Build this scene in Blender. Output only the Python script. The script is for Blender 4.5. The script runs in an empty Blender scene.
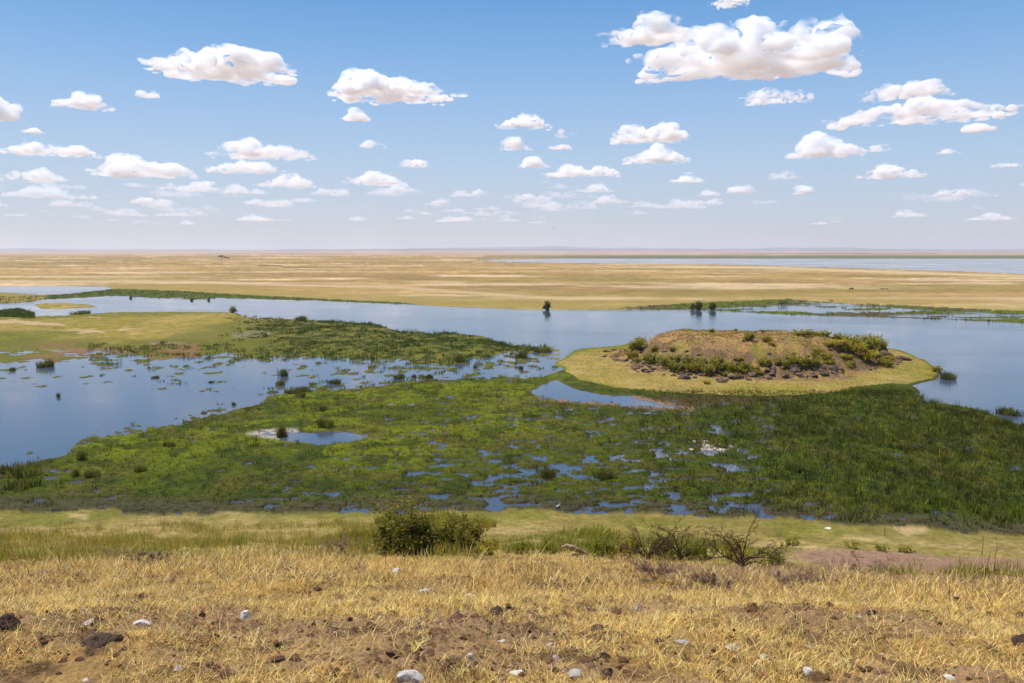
import bpy, math
import numpy as np
from math import radians, sin, cos, pi

C = bpy.context.scene.collection
scene = bpy.context.scene
RNG = np.random.default_rng(7)

# ------------------------------------------------------------------ camera
H = 20.0                      # eye height above the water
FPX = 796.0                   # focal length in pixels of a 1024 wide frame
TH = math.atan(91.5 / FPX)    # pitch down
cT, sT = cos(TH), sin(TH)


def project(x, y, z):
    dz = z - H
    depth = y * cT - dz * sT
    up = y * sT + dz * cT
    depth = np.where(depth > 0.05, depth, 0.05)
    return 512 + FPX * x / depth, 341.5 - FPX * up / depth


def ray(col, row):
    u = (col - 512) / FPX
    v = (341.5 - row) / FPX
    return np.array([u, cT + v * sT, -sT + v * cT])


def plane_pt(col, row, z=0.0):
    d = ray(col, row)
    t = (z - H) / d[2]
    return np.array([d[0] * t, d[1] * t])


# ------------------------------------------------------------------ noise
def _hash(ix, iy, iz, seed):
    h = (ix * 374761393 + iy * 668265263 + iz * 2147483647 * 3 + seed * 974711) & 0xFFFFFFFF
    h = ((h ^ (h >> 13)) * 1274126177) & 0xFFFFFFFF
    h = (h ^ (h >> 16)) & 0xFFFFFFFF
    h = (h * 2246822519) & 0xFFFFFFFF
    h = h ^ (h >> 15)
    return (h & 0xFFFFFF) / 16777215.0


def vn2(x, y, seed=0):
    ix = np.floor(x).astype(np.int64); iy = np.floor(y).astype(np.int64)
    fx = x - ix; fy = y - iy
    fx = fx * fx * fx * (fx * (fx * 6 - 15) + 10); fy = fy * fy * fy * (fy * (fy * 6 - 15) + 10)
    a = _hash(ix, iy, 0, seed); b = _hash(ix + 1, iy, 0, seed)
    c = _hash(ix, iy + 1, 0, seed); d = _hash(ix + 1, iy + 1, 0, seed)
    return (a + (b - a) * fx) * (1 - fy) + (c + (d - c) * fx) * fy


def fbm(x, y, scale, octv=4, seed=0, gain=0.5):
    """0..1 fractal noise, feature size = scale metres"""
    s = 0; a = 1; t = 0; f = 1.0 / scale
    for o in range(octv):
        ca, sa = cos(o * 1.3), sin(o * 1.3)
        s = s + a * vn2((x * ca - y * sa) * f + 17.3 * o, (x * sa + y * ca) * f - 9.1 * o, seed + o * 13)
        t += a; a *= gain; f *= 2.03
    return s / t


def vn3(x, y, z, seed=0):
    ix = np.floor(x).astype(np.int64); iy = np.floor(y).astype(np.int64); iz = np.floor(z).astype(np.int64)
    fx = x - ix; fy = y - iy; fz = z - iz
    fx = fx * fx * (3 - 2 * fx); fy = fy * fy * (3 - 2 * fy); fz = fz * fz * (3 - 2 * fz)
    r = 0
    for dx in (0, 1):
        for dy in (0, 1):
            for dz in (0, 1):
                w = (fx if dx else 1 - fx) * (fy if dy else 1 - fy) * (fz if dz else 1 - fz)
                r = r + w * _hash(ix + dx, iy + dy, iz + dz, seed)
    return r


def fbm3(p, scale, octv=4, seed=0):
    s = 0; a = 1; t = 0; f = 1.0 / scale
    for o in range(octv):
        s = s + a * vn3(p[:, 0] * f + 5.1 * o, p[:, 1] * f + 3.7 * o, p[:, 2] * f + 8.3 * o, seed + o * 7)
        t += a; a *= 0.5; f *= 2.07
    return s / t


def sstep(a, b, x):
    t = np.clip((x - a) / (b - a), 0, 1)
    return t * t * (3 - 2 * t)


# ------------------------------------------------------------------ polygons (a map of the place, in the metric plan traced once)
def sdist(px, py, poly, ysc=1.0):
    """signed distance, positive inside"""
    P = np.array(poly, float)
    P = P * np.array([1, ysc]); py = py * ysc
    lo = P.min(0) - 60; hi = P.max(0) + 60
    out = np.full(px.shape, -60.0)
    m = (px > lo[0]) & (px < hi[0]) & (py > lo[1]) & (py < hi[1])
    if not m.any():
        return out
    x = px[m]; y = py[m]
    best = np.full(x.shape, 1e9); ins = np.zeros(x.shape, bool)
    n = len(P)
    for i in range(n):
        ax, ay = P[i]; bx, by = P[(i + 1) % n]
        ex, ey = bx - ax, by - ay
        L = ex * ex + ey * ey + 1e-9
        t = np.clip(((x - ax) * ex + (y - ay) * ey) / L, 0, 1)
        dd = (x - ax - t * ex) ** 2 + (y - ay - t * ey) ** 2
        best = np.minimum(best, dd)
        if by != ay:
            c = ((ay > y) != (by > y)) & (x < ex * (y - ay) / (by - ay) + ax)
            ins ^= c
    d = np.sqrt(best)
    out[m] = np.where(ins, d, -d)
    return out


W_MAIN = [(-260, 300), (0, 304), (30, 302), (45, 299), (65, 298.5), (110, 296.5), (190, 299.5), (240, 299), (300, 300),
          (350, 302), (395, 304), (440, 306.5), (500, 309), (547, 310), (600, 310), (684, 309.5), (740, 311.5), (760, 313.5),
          (830, 316), (900, 318), (1024, 323), (1290, 333), (1290, 480), (1024, 425), (998, 417), (985, 411), (950, 406),
          (925, 399), (915, 389), (912, 386), (935, 380), (941, 372), (925, 360), (900, 350), (850, 342), (760, 339), (660, 341),
          (620, 344.5), (575, 350), (556, 362), (562, 369), (545, 375), (530, 376), (480, 379), (420, 381), (350, 388),
          (300, 393), (275, 396), (260, 403), (235, 410), (200, 419), (165, 429), (110, 438), (70, 449), (62, 456),
          (40, 461), (25, 465), (0, 469), (-260, 505)]
L_PENIN = [(-260, 318), (0, 311), (20, 309.5), (33, 313), (35, 316), (70, 315), (110, 312.5), (170, 311.5), (230, 312.5), (245, 316),
           (260, 318), (300, 319.5), (340, 322), (370, 323.5), (385, 328), (400, 331.5), (430, 334), (450, 333), (480, 336),
           (497, 341), (515, 347), (548, 349), (546, 352), (512, 352), (497, 354), (480, 360), (440, 364), (400, 362),
           (340, 358), (280, 356), (220, 355), (160, 359), (130, 353), (110, 350), (80, 355), (40, 351), (0, 352), (-260, 354)]
L_ISLET = [(34, 305), (60, 303), (85, 304), (97, 307), (60, 309.3), (42, 308.6)]
L_SPIT = [(0, 354), (60, 353.5), (88, 357), (62, 360), (30, 360), (0, 362), (-60, 362), (-60, 354)]
W_FAR = [(478, 260), (560, 258.6), (760, 258.6), (1300, 258.6), (1300, 281), (1024, 274), (950, 271), (850, 268), (760, 265.2),
         (700, 264.2), (600, 263.2), (510, 262)]
W_A = [(-260, 286), (0, 286), (60, 286), (110, 287), (112, 289), (95, 291), (60, 294.5), (40, 294.7), (0, 292.3), (-260, 291)]
W_C = [(532, 393), (542, 385), (556, 380), (570, 386), (577, 391), (602, 395.5), (630, 396.5), (650, 402), (690, 409),
       (650, 407.5), (620, 404), (580, 402), (545, 398)]
W_D = [(248, 435), (268, 431.5), (300, 431), (340, 431.5), (367, 435), (366, 441), (320, 444), (290, 442), (262, 438)]
PATCHY = [(690, 306.5), (780, 304.5), (792, 300.8), (830, 301), (900, 307.5), (1024, 313.2), (1290, 323), (1290, 331), (1024, 322.3), (900, 317),
          (760, 312.6), (690, 309)]
PATCHL = [(50, 300), (110, 295.5), (190, 297.5), (250, 298), (262, 300.5), (190, 303), (110, 302), (50, 303)]
HILLSHORE = [(-500, 512), (-100, 511.5), (0, 511), (100, 512), (200, 513.5), (280, 514.5), (340, 512.5), (420, 511), (475, 513), (530, 510),
             (570, 514), (620, 515.5), (680, 516), (800, 520), (850, 525), (900, 528), (1024, 536), (1200, 548), (1500, 565)]
_hs = np.array([plane_pt(c, r) for c, r in HILLSHORE])
HS_A = _hs[:, 0] / _hs[:, 1]; HS_Y = _hs[:, 1]
PROF_D = np.array([-60, 0, 7, 8.3, 10, 13, 17, 23, 29, 36, 45, 52, 58, 61.0]) / 61.0
PROF_Z = np.array([20.5, 18.25, 16.2, 15.83, 15.35, 14.45, 13.17, 11.2, 9.1, 6.6, 3.4, 1.3, 0.25, 0.0])

MC = plane_pt(752, 366)          # centre of the grassy mound
MOUND_FRONT = plane_pt(752, 384)[1]
MOUND_BACK = MOUND_FRONT + 42
MCX = MC[0]; MCY = (MOUND_FRONT + MOUND_BACK) / 2
MRX = 24.3; MRY = (MOUND_BACK - MOUND_FRONT) / 2


def mound_r(x, y):
    dx = (x - MCX) / MRX; dy = (y - MCY) / MRY
    r = np.sqrt(dx * dx + dy * dy) + 1e-6
    ang = np.arctan2(dy, dx)
    wob = 1 + 0.07 * np.sin(3 * ang + 0.6) + 0.05 * np.sin(5 * ang + 2.0) + 0.03 * np.sin(9 * ang)
    return r / wob


def mound_z(x, y):
    r = mound_r(x, y) + 0.05 * (fbm(x, y, 5, 3, 41) - 0.5)
    top = 1 - sstep(0.48, 1.05, r)
    z = 4.1 * top + 0.45 * (1 - np.clip(r / 0.8, 0, 1) ** 2)
    z = z + (fbm(x, y, 4, 4, 43) - 0.5) * 1.1 * (r < 1.02) * np.clip((1.02 - r) * 5, 0, 1)
    z = z + (fbm(x, y, 1.1, 3, 44) - 0.5) * 0.55 * np.clip((1.02 - r) * 5, 0, 1)
    # lower towards the right end, a small shoulder
    return z * (1 - 0.10 * sstep(0, 1, (x - MCX) / MRX))


def hill_z(x, y):
    yy = np.maximum(y, 0.01)
    r = np.sqrt(x * x + y * y)
    a = np.where(y > 0.5, x / yy, np.sign(x) * 1.2)
    a = np.clip(a, -1.2, 1.2)
    ysh = np.interp(a, HS_A, HS_Y)
    s = y / ysh + 0.042 * (fbm(x, y, 4.0, 4, 61) - 0.5) + 0.008 * (fbm(x, y, .8, 2, 62) - 0.5)
    z = np.interp(s, PROF_D, PROF_Z)
    return z, s


def land_field(x, y):
    """>0 land, <0 water, in plan pixels; plus helper masks"""
    px, py = project(x, y, np.zeros_like(x))
    wob = (fbm(x, y, 7, 5, 3) - 0.5)
    wob2 = (fbm(x, y, 2.2, 3, 5) - 0.5)
    a = np.minimum(1.0, 30.0 / np.maximum(np.hypot(x, y) - 60, 30) * 1.3)
    sd_w = sdist(px, py, W_MAIN, 1.6)
    sd_p = np.maximum(np.maximum(sdist(px, py, L_PENIN, 1.6), sdist(px, py, L_ISLET, 1.6)), sdist(px, py, L_SPIT, 1.6))
    land = -sd_w
    isl = (px > 548) & (px < 945) & (py > 336) & (py < 392)
    upfr = (py < 316) | ((py < 345) & (px > 260))       # upper channel banks: clean edges
    amp = np.where(isl, 6.5, np.where(upfr, 2.5, 12.0))
    land = land + wob * amp * 1.0 + wob2 * np.where(isl | upfr, 1.0, 7.0)
    pen = sd_p + wob * np.where(upfr, 3, 16) + wob2 * np.where(upfr, 1.2, 9)
    # loose mats drifting off the peninsula's lower side
    fr = (py > 345) & (py < 392) & (px > -100) & (px < 560)
    mats = (fbm(x, y, 2.0, 4, 77) - 0.635) * 40 - np.clip((-sd_p - 10) * 0.13, -3, 20)
    pen = np.where(fr, np.maximum(pen, mats), pen)
    m2 = (fbm(x, y, 1.4, 4, 79) - 0.60) * 40 - np.clip(sd_w - 3, 0, 60) * 0.55
    land = np.where((px < 560) & (py > 376) & (sd_w > 0), np.maximum(land, m2), land)
    land = np.maximum(land, pen)
    for W, amp1 in ((W_FAR, 0.8), (W_A, 1.0), (W_C, 7.0), (W_D, 14.0)):
        land = np.minimum(land, -(sdist(px, py, W, 1.6) + wob * amp1 + wob2 * amp1 * 0.6))
    # streaky half flooded meadows
    n = fbm(x * 0.28, y, 9, 4, 21)
    for PL, th in ((PATCHY, 0.51), (PATCHL, 0.50)):
        sp = sdist(px, py, PL, 1.6); n = 0.5 * n + 0.5 * fbm(x * 0.4, y * .9, 4.0, 4, 23)
        land = np.where(sp > 0, np.minimum(land, np.maximum((th - n) * 60, -sp)), land)
    # puddles in the marsh
    marsh = (py > 372) & ((sd_w < 0) | ((px < 560) & (py > 376) & (sd_w < 22))) & ~isl
    bot = np.interp(px, [h[0] for h in HILLSHORE], [h[1] for h in HILLSHORE])
    n1 = fbm(x * 0.55, y, 0.8, 4, 31, 0.62); n2 = fbm(x, y, 14, 3, 33)
    wet = 0.305 + 0.05 * (n2 - 0.5)
    wet = wet + 0.080 * sstep(340, 440, px) * sstep(385, 402, py) * (1 - sstep(720, 820, px))
    wet = wet + 0.05 * sstep(150, 260, px) * sstep(455, 470, py) * (1 - sstep(720, 800, px))
    wet = wet + 0.03 * sstep(24, 6, bot - py + 10 * wob) * sstep(40, 220, px) * (1 - sstep(640, 860, px))
    wet = wet + 0.04 * np.exp(-((px - 700) / 50) ** 2 - ((py - 450) / 12) ** 2)
    pud = (n1 - wet) * 60
    land = np.where(marsh & (land > 0), np.minimum(land, pud), land)
    return land, px, py, marsh, sd_w, sd_p


def ground_height(x, y, full=False):
    x = np.asarray(x, float); y = np.asarray(y, float)
    hz, s = hill_z(x, y)
    land, px, py, marsh, sd_w, sd_p = land_field(x, y)
    behind = y < 1.0
    d = np.hypot(x, y)
    z = np.clip(land * 0.03, -0.5, 0.16)
    z = z + np.where(land > 0, 0.10 * (fbm(x, y, 1.2, 3, 8) - 0.3) * (marsh | (sd_p > 0)), 0)
    z = np.where((land > 6) & ~marsh, z + np.minimum((land - 6) * 0.03, 0.5), z)
    mr = mound_r(x, y)
    z = np.where(mr < 1.06, z + mound_z(x, y), z)
    hillm = (s < 1.0) | behind
    near = np.clip(1 - d / 60, 0, 1)
    rough = ((fbm(x, y, 0.40, 4, 51) - 0.5) * 0.13 + np.clip(fbm(x, y, 0.13, 2, 55) - 0.62, 0, 1) * .22) * sstep(0.62, 0.3, s) + (fbm(x, y, 6, 3, 52) - 0.5) * 0.5 * sstep(1.0, 0.75, s) \
        + (fbm(x, y, 1.6, 3, 53) - 0.5) * 0.12 * sstep(1.0, 0.85, s)
    edge = 0.06 + (fbm(x, y, 2.5, 3, 54) - 0.5) * 0.10
    z = np.where(hillm, np.maximum(hz + rough, 0) + edge * sstep(1.0, 0.985, s), z)
    if full:
        return z, s, hillm, land, px, py, marsh, sd_w, sd_p, mr
    return z


def gz(x, y):
    return float(ground_height(np.array([x]), np.array([y]))[0])


def hit(col, row):
    d = ray(col, row)
    t = np.geomspace(3, 20000, 9000)
    X, Y, Z = d[0] * t, d[1] * t, H + d[2] * t
    g = ground_height(X, Y)
    k = np.argmax(Z < np.maximum(g, 0.0))
    return X[k], Y[k], max(g[k], 0.0) if g[k] > -0.02 else 0.0


# ------------------------------------------------------------------ mesh helpers
def mesh_from(name, V, F, cols=None, smooth=False):
    """V (n,3); F list of arrays (m,k)"""
    me = bpy.data.meshes.new(name)
    V = np.asarray(V, np.float32)
    me.vertices.add(len(V)); me.vertices.foreach_set('co', V.ravel())
    F = [np.asarray(f, np.int32) for f in F if len(f)]
    idx = np.concatenate([f.ravel() for f in F])
    cnt = np.concatenate([np.full(len(f), f.shape[1], np.int32) for f in F])
    st = np.concatenate([[0], np.cumsum(cnt)[:-1]]).astype(np.int32)
    me.loops.add(len(idx)); me.loops.foreach_set('vertex_index', idx)
    me.polygons.add(len(cnt)); me.polygons.foreach_set('loop_start', st)
    me.polygons.foreach_set('use_smooth', np.full(len(cnt), smooth, bool))
    me.update(calc_edges=True)
    if cols is not None:
        at = me.color_attributes.new('albedo', 'FLOAT_COLOR', 'POINT')
        c = np.ones((len(V), 4), np.float32); c[:, :3] = cols
        at.data.foreach_set('color', c.ravel())
    return me


def link(name, me, mat=None, parent=None, loc=(0, 0, 0), rot=(0, 0, 0), scale=(1, 1, 1)):
    o = bpy.data.objects.new(name, me)
    if mat is not None and me is not None and len(me.materials) == 0:
        me.materials.append(mat)
    C.objects.link(o)
    o.location = loc; o.rotation_euler = rot; o.scale = scale
    if parent is not None:
        o.parent = parent
    return o


def tag(o, label=None, cat=None, group=None, kind=None):
    if label: o['label'] = label
    if cat: o['category'] = cat
    if group: o['group'] = group
    if kind: o['kind'] = kind
    return o


def tube(pts, rad, sides=5):
    pts = np.asarray(pts, float); n = len(pts)
    V = []; F = []
    for i in range(n):
        t = pts[min(i + 1, n - 1)] - pts[max(i - 1, 0)]
        t = t / (np.linalg.norm(t) + 1e-9)
        a = np.cross(t, [0.31, 0.17, 0.93]); a /= np.linalg.norm(a) + 1e-9
        b = np.cross(t, a)
        for k in range(sides):
            an = 2 * pi * k / sides
            V.append(pts[i] + rad[i] * (a * cos(an) + b * sin(an)))
    for i in range(n - 1):
        for k in range(sides):
            k2 = (k + 1) % sides
            F.append((i * sides + k, i * sides + k2, (i + 1) * sides + k2, (i + 1) * sides + k))
    return np.array(V), np.array(F)


class Acc:
    def __init__(s): s.V = []; s.F4 = []; s.F3 = []; s.C = []; s.n = 0
    def add(s, V, F4=None, F3=None, col=None):
        V = np.asarray(V, float)
        s.V.append(V)
        if F4 is not None and len(F4): s.F4.append(np.asarray(F4) + s.n)
        if F3 is not None and len(F3): s.F3.append(np.asarray(F3) + s.n)
        if col is not None: s.C.append(np.broadcast_to(np.asarray(col, float), (len(V), 3)))
        s.n += len(V)
    def mesh(s, name, smooth=False):
        F = []
        if s.F4: F.append(np.concatenate(s.F4))
        if s.F3: F.append(np.concatenate(s.F3))
        return mesh_from(name, np.concatenate(s.V), F, np.concatenate(s.C) if s.C else None, smooth)


def blades(P, h, w, lean, az, col, face=None, tipcol=None, rng=RNG):
    """two segment bent blades. P (n,3); arrays n. lean 0 upright..1 lying"""
    n = len(P)
    h = np.broadcast_to(h, n); w = np.broadcast_to(w, n)
    dx, dy = np.cos(az), np.sin(az)
    fa = rng.uniform(0, pi, n) if face is None else face
    sx, sy = np.cos(fa) * w * 0.5, np.sin(fa) * w * 0.5
    l1 = lean * 0.8; l2 = lean * 1.0
    z1 = np.sqrt(np.clip(1 - l1 ** 2, 0.02, 1)) * 0.55; r1 = l1 * 0.55
    z2 = z1 + np.sqrt(np.clip(1 - l2 ** 2, 0.0, 1)) * 0.45; r2 = r1 + l2 * 0.45
    V = np.zeros((n, 5, 3))
    V[:, 0] = P; V[:, 0, 0] -= sx; V[:, 0, 1] -= sy
    V[:, 1] = P; V[:, 1, 0] += sx; V[:, 1, 1] += sy
    M = P.copy(); M[:, 0] += dx * r1 * h; M[:, 1] += dy * r1 * h; M[:, 2] += z1 * h
    V[:, 2] = M; V[:, 2, 0] += sx * 0.8; V[:, 2, 1] += sy * 0.8
    V[:, 3] = M; V[:, 3, 0] -= sx * 0.8; V[:, 3, 1] -= sy * 0.8
    V[:, 4] = P; V[:, 4, 0] += dx * r2 * h; V[:, 4, 1] += dy * r2 * h; V[:, 4, 2] += z2 * h
    b = np.arange(n)[:, None] * 5
    F4 = b + np.array([[0, 1, 2, 3]]); F3 = b + np.array([[3, 2, 4]])
    Cc = np.repeat(col[:, None, :], 5, 1)
    if tipcol is not None:
        Cc[:, 4] = tipcol; Cc[:, 2:4] = (Cc[:, 2:4] + tipcol[:, None]) / 2
    return V.reshape(-1, 3), F4, F3, Cc.reshape(-1, 3)


# ------------------------------------------------------------------ materials
def newmat(name):
    m = bpy.data.materials.new(name); m.use_nodes = True
    nt = m.node_tree; nt.nodes.clear()
    return m, nt


def N(nt, t, **kw):
    n = nt.nodes.new(t)
    for k, v in kw.items():
        if k in ('inp',):
            for a, b in v.items(): n.inputs[a].default_value = b
        else: setattr(n, k, v)
    return n


def mat_ground():
    m, nt = newmat('ground')
    out = N(nt, 'ShaderNodeOutputMaterial'); b = N(nt, 'ShaderNodeBsdfPrincipled', inp={'Roughness': 0.95, 'Specular IOR Level': 0.1})
    at = N(nt, 'ShaderNodeAttribute', attribute_name='albedo')
    geo = N(nt, 'ShaderNodeNewGeometry')
    n1 = N(nt, 'ShaderNodeTexNoise', inp={'Scale': 3.0, 'Detail': 6.0, 'Roughness': 0.7})
    n2 = N(nt, 'ShaderNodeTexNoise', inp={'Scale': 24.0, 'Detail': 5.0, 'Roughness': 0.7})
    nt.links.new(geo.outputs['Position'], n1.inputs['Vector']); nt.links.new(geo.outputs['Position'], n2.inputs['Vector'])
    mr = N(nt, 'ShaderNodeMapRange', inp={'From Min': 0.3, 'From Max': 0.7, 'To Min': 0.65, 'To Max': 1.35})
    mr2 = N(nt, 'ShaderNodeMapRange', inp={'From Min': 0.3, 'From Max': 0.7, 'To Min': 0.75, 'To Max': 1.25})
    nt.links.new(n1.outputs[0], mr.inputs[0]); nt.links.new(n2.outputs[0], mr2.inputs[0])
    mul = N(nt, 'ShaderNodeMath', operation='MULTIPLY')
    nt.links.new(mr.outputs[0], mul.inputs[0]); nt.links.new(mr2.outputs[0], mul.inputs[1])
    vm = N(nt, 'ShaderNodeVectorMath', operation='SCALE')
    nt.links.new(at.outputs['Color'], vm.inputs[0]); nt.links.new(mul.outputs[0], vm.inputs['Scale'])
    nt.links.new(vm.outputs[0], b.inputs['Base Color'])
    bp = N(nt, 'ShaderNodeBump', inp={'Strength': 0.9, 'Distance': 0.045})
    nt.links.new(n2.outputs[0], bp.inputs['Height']); nt.links.new(bp.outputs[0], b.inputs['Normal'])
    nt.links.new(b.outputs[0], out.inputs['Surface'])
    return m


def mat_leaf(name, transl=0.35, rough=0.6, spec=0.2, tint=(1, 1, 1), var=0.25):
    m, nt = newmat(name)
    out = N(nt, 'ShaderNodeOutputMaterial'); b = N(nt, 'ShaderNodeBsdfPrincipled', inp={'Roughness': rough, 'Specular IOR Level': spec})
    tr = N(nt, 'ShaderNodeBsdfTranslucent'); mx = N(nt, 'ShaderNodeMixShader', inp={0: transl})
    at = N(nt, 'ShaderNodeAttribute', attribute_name='albedo')
    geo = N(nt, 'ShaderNodeNewGeometry')
    no = N(nt, 'ShaderNodeTexNoise', inp={'Scale': 2.0, 'Detail': 4.0})
    nt.links.new(geo.outputs['Position'], no.inputs['Vector'])
    mr = N(nt, 'ShaderNodeMapRange', inp={'From Min': 0.3, 'From Max': 0.7, 'To Min': 1 - var, 'To Max': 1 + var})
    nt.links.new(no.outputs[0], mr.inputs[0])
    vm = N(nt, 'ShaderNodeVectorMath', operation='SCALE'); vt = N(nt, 'ShaderNodeVectorMath', operation='MULTIPLY')
    vt.inputs[1].default_value = tint
    nt.links.new(at.outputs['Color'], vt.inputs[0]); nt.links.new(vt.outputs[0], vm.inputs[0]); nt.links.new(mr.outputs[0], vm.inputs['Scale'])
    nt.links.new(vm.outputs[0], b.inputs['Base Color']); nt.links.new(vm.outputs[0], tr.inputs['Color'])
    nt.links.new(b.outputs[0], mx.inputs[1]); nt.links.new(tr.outputs[0], mx.inputs[2])
    nt.links.new(mx.outputs[0], out.inputs['Surface'])
    return m


def mat_rock(name, c1, c2, scale=8.0, rough=0.9):
    m, nt = newmat(name)
    out = N(nt, 'ShaderNodeOutputMaterial'); b = N(nt, 'ShaderNodeBsdfPrincipled', inp={'Roughness': rough, 'Specular IOR Level': 0.25})
    tc = N(nt, 'ShaderNodeTexCoord'); oi = N(nt, 'ShaderNodeObjectInfo')
    add = N(nt, 'ShaderNodeVectorMath', operation='ADD')
    nt.links.new(tc.outputs['Object'], add.inputs[0]); nt.links.new(oi.outputs['Location'], add.inputs[1])
    no = N(nt, 'ShaderNodeTexNoise', inp={'Scale': scale, 'Detail': 8.0, 'Roughness': 0.65})
    nt.links.new(add.outputs[0], no.inputs['Vector'])
    cr = N(nt, 'ShaderNodeValToRGB')
    cr.color_ramp.elements[0].position = 0.36; cr.color_ramp.elements[0].color = (*c1, 1)
    cr.color_ramp.elements[1].position = 0.60; cr.color_ramp.elements[1].color = (*c2, 1)
    nt.links.new(no.outputs[0], cr.inputs[0])
    hs = N(nt, 'ShaderNodeHueSaturation')
    mr = N(nt, 'ShaderNodeMapRange', inp={'To Min': 0.75, 'To Max': 1.25})
    nt.links.new(oi.outputs['Random'], mr.inputs[0]); nt.links.new(mr.outputs[0], hs.inputs['Value'])
    nt.links.new(cr.outputs[0], hs.inputs['Color']); nt.links.new(hs.outputs[0], b.inputs['Base Color'])
    bp = N(nt, 'ShaderNodeBump', inp={'Strength': 0.7, 'Distance': 0.02})
    nt.links.new(no.outputs[0], bp.inputs['Height']); nt.links.new(bp.outputs[0], b.inputs['Normal'])
    nt.links.new(b.outputs[0], out.inputs['Surface'])
    return m


def mat_plain(name, c, rough=0.9):
    m, nt = newmat(name)
    out = N(nt, 'ShaderNodeOutputMaterial'); b = N(nt, 'ShaderNodeBsdfPrincipled', inp={'Roughness': rough, 'Specular IOR Level': 0.15})
    no = N(nt, 'ShaderNodeTexNoise', inp={'Scale': 12.0, 'Detail': 5.0})
    tc = N(nt, 'ShaderNodeTexCoord'); nt.links.new(tc.outputs['Object'], no.inputs['Vector'])
    mr = N(nt, 'ShaderNodeMapRange', inp={'From Min': 0.3, 'From Max': 0.7, 'To Min': 0.6, 'To Max': 1.4})
    nt.links.new(no.outputs[0], mr.inputs[0])
    vm = N(nt, 'ShaderNodeVectorMath', operation='SCALE'); vm.inputs[0].default_value = c
    nt.links.new(mr.outputs[0], vm.inputs['Scale']); nt.links.new(vm.outputs[0], b.inputs['Base Color'])
    nt.links.new(b.outputs[0], out.inputs['Surface'])
    return m


def mat_water():
    m, nt = newmat('water')
    out = N(nt, 'ShaderNodeOutputMaterial')
    b = N(nt, 'ShaderNodeBsdfPrincipled', inp={'Roughness': 0.06, 'IOR': 1.333, 'Base Color': (0.052, 0.070, 0.100, 1)})
    geo = N(nt, 'ShaderNodeNewGeometry')
    mp = N(nt, 'ShaderNodeMapping'); mp.inputs['Scale'].default_value = (0.7, 1.0, 1.0)
    nt.links.new(geo.outputs['Position'], mp.inputs['Vector'])
    n1 = N(nt, 'ShaderNodeTexNoise', inp={'Scale': 1.6, 'Detail': 4.0, 'Roughness': 0.6})
    nt.links.new(mp.outputs[0], n1.inputs['Vector'])
    mp2 = N(nt, 'ShaderNodeMapping'); mp2.inputs['Scale'].default_value = (0.012, 0.03, 1.0); mp2.inputs['Rotation'].default_value = (0, 0, 0.25)
    nt.links.new(geo.outputs['Position'], mp2.inputs['Vector'])
    n2 = N(nt, 'ShaderNodeTexNoise', inp={'Scale': 1.0, 'Detail': 5.0, 'Roughness': 0.55})
    nt.links.new(mp2.outputs[0], n2.inputs['Vector'])
    mr = N(nt, 'ShaderNodeMapRange', inp={'From Min': 0.38, 'From Max': 0.62, 'To Min': 0.05, 'To Max': 0.38})
    nt.links.new(n2.outputs[0], mr.inputs[0])
    bp = N(nt, 'ShaderNodeBump', inp={'Distance': 0.06})
    sp = N(nt, 'ShaderNodeSeparateXYZ'); nt.links.new(geo.outputs['Position'], sp.inputs[0])
    calm = N(nt, 'ShaderNodeMapRange', inp={'From Min': 350.0, 'From Max': 650.0, 'To Min': 1.0, 'To Max': 0.03}); nt.links.new(sp.outputs[1], calm.inputs[0])
    wind = N(nt, 'ShaderNodeMapRange', inp={'From Min': -30.0, 'From Max': 35.0, 'To Min': 0.35, 'To Max': 2.0}); nt.links.new(sp.outputs[0], wind.inputs[0])
    mw = N(nt, 'ShaderNodeMath', operation='MULTIPLY'); nt.links.new(mr.outputs[0], mw.inputs[0]); nt.links.new(wind.outputs[0], mw.inputs[1])
    ml = N(nt, 'ShaderNodeMath', operation='MULTIPLY'); nt.links.new(mw.outputs[0], ml.inputs[0]); nt.links.new(calm.outputs[0], ml.inputs[1])
    nt.links.new(ml.outputs[0], bp.inputs['Strength'])
    nt.links.new(n1.outputs[0], bp.inputs['Height']); nt.links.new(bp.outputs[0], b.inputs['Normal'])
    mr2 = N(nt, 'ShaderNodeMapRange', inp={'From Min': 0.38, 'From Max': 0.62, 'To Min': 0.03, 'To Max': 0.13})
    nt.links.new(n2.outputs[0], mr2.inputs[0]); nt.links.new(mr2.outputs[0], b.inputs['Roughness'])
    nt.links.new(b.outputs[0], out.inputs['Surface'])
    return m


def mat_cloud(name, dens, noise_scale, thr=0.0, warm=(0.988, 0.994, 1.0)):
    m, nt = newmat(name)
    out = N(nt, 'ShaderNodeOutputMaterial')
    v = N(nt, 'ShaderNodeVolumePrincipled', inp={'Color': (*warm, 1), 'Density': dens, 'Anisotropy': 0.15})
    geo = N(nt, 'ShaderNodeNewGeometry')
    no = N(nt, 'ShaderNodeTexNoise', inp={'Scale': 1.0 / noise_scale, 'Detail': 6.0, 'Roughness': 0.60})
    mpc = N(nt, 'ShaderNodeMapping'); mpc.inputs['Scale'].default_value = (0.55, 0.55, 1.1)
    nt.links.new(geo.outputs['Position'], mpc.inputs['Vector']); nt.links.new(mpc.outputs[0], no.inputs['Vector'])
    mr = N(nt, 'ShaderNodeMapRange', inp={'From Min': 0.435, 'From Max': 0.66, 'To Min': 0.0, 'To Max': dens * 1.5})
    nt.links.new(no.outputs[0], mr.inputs[0])
    if thr < 1:
        nt.links.new(mr.outputs[0], v.inputs['Density'])
    nt.links.new(v.outputs[0], out.inputs['Volume'])
    return m


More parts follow.
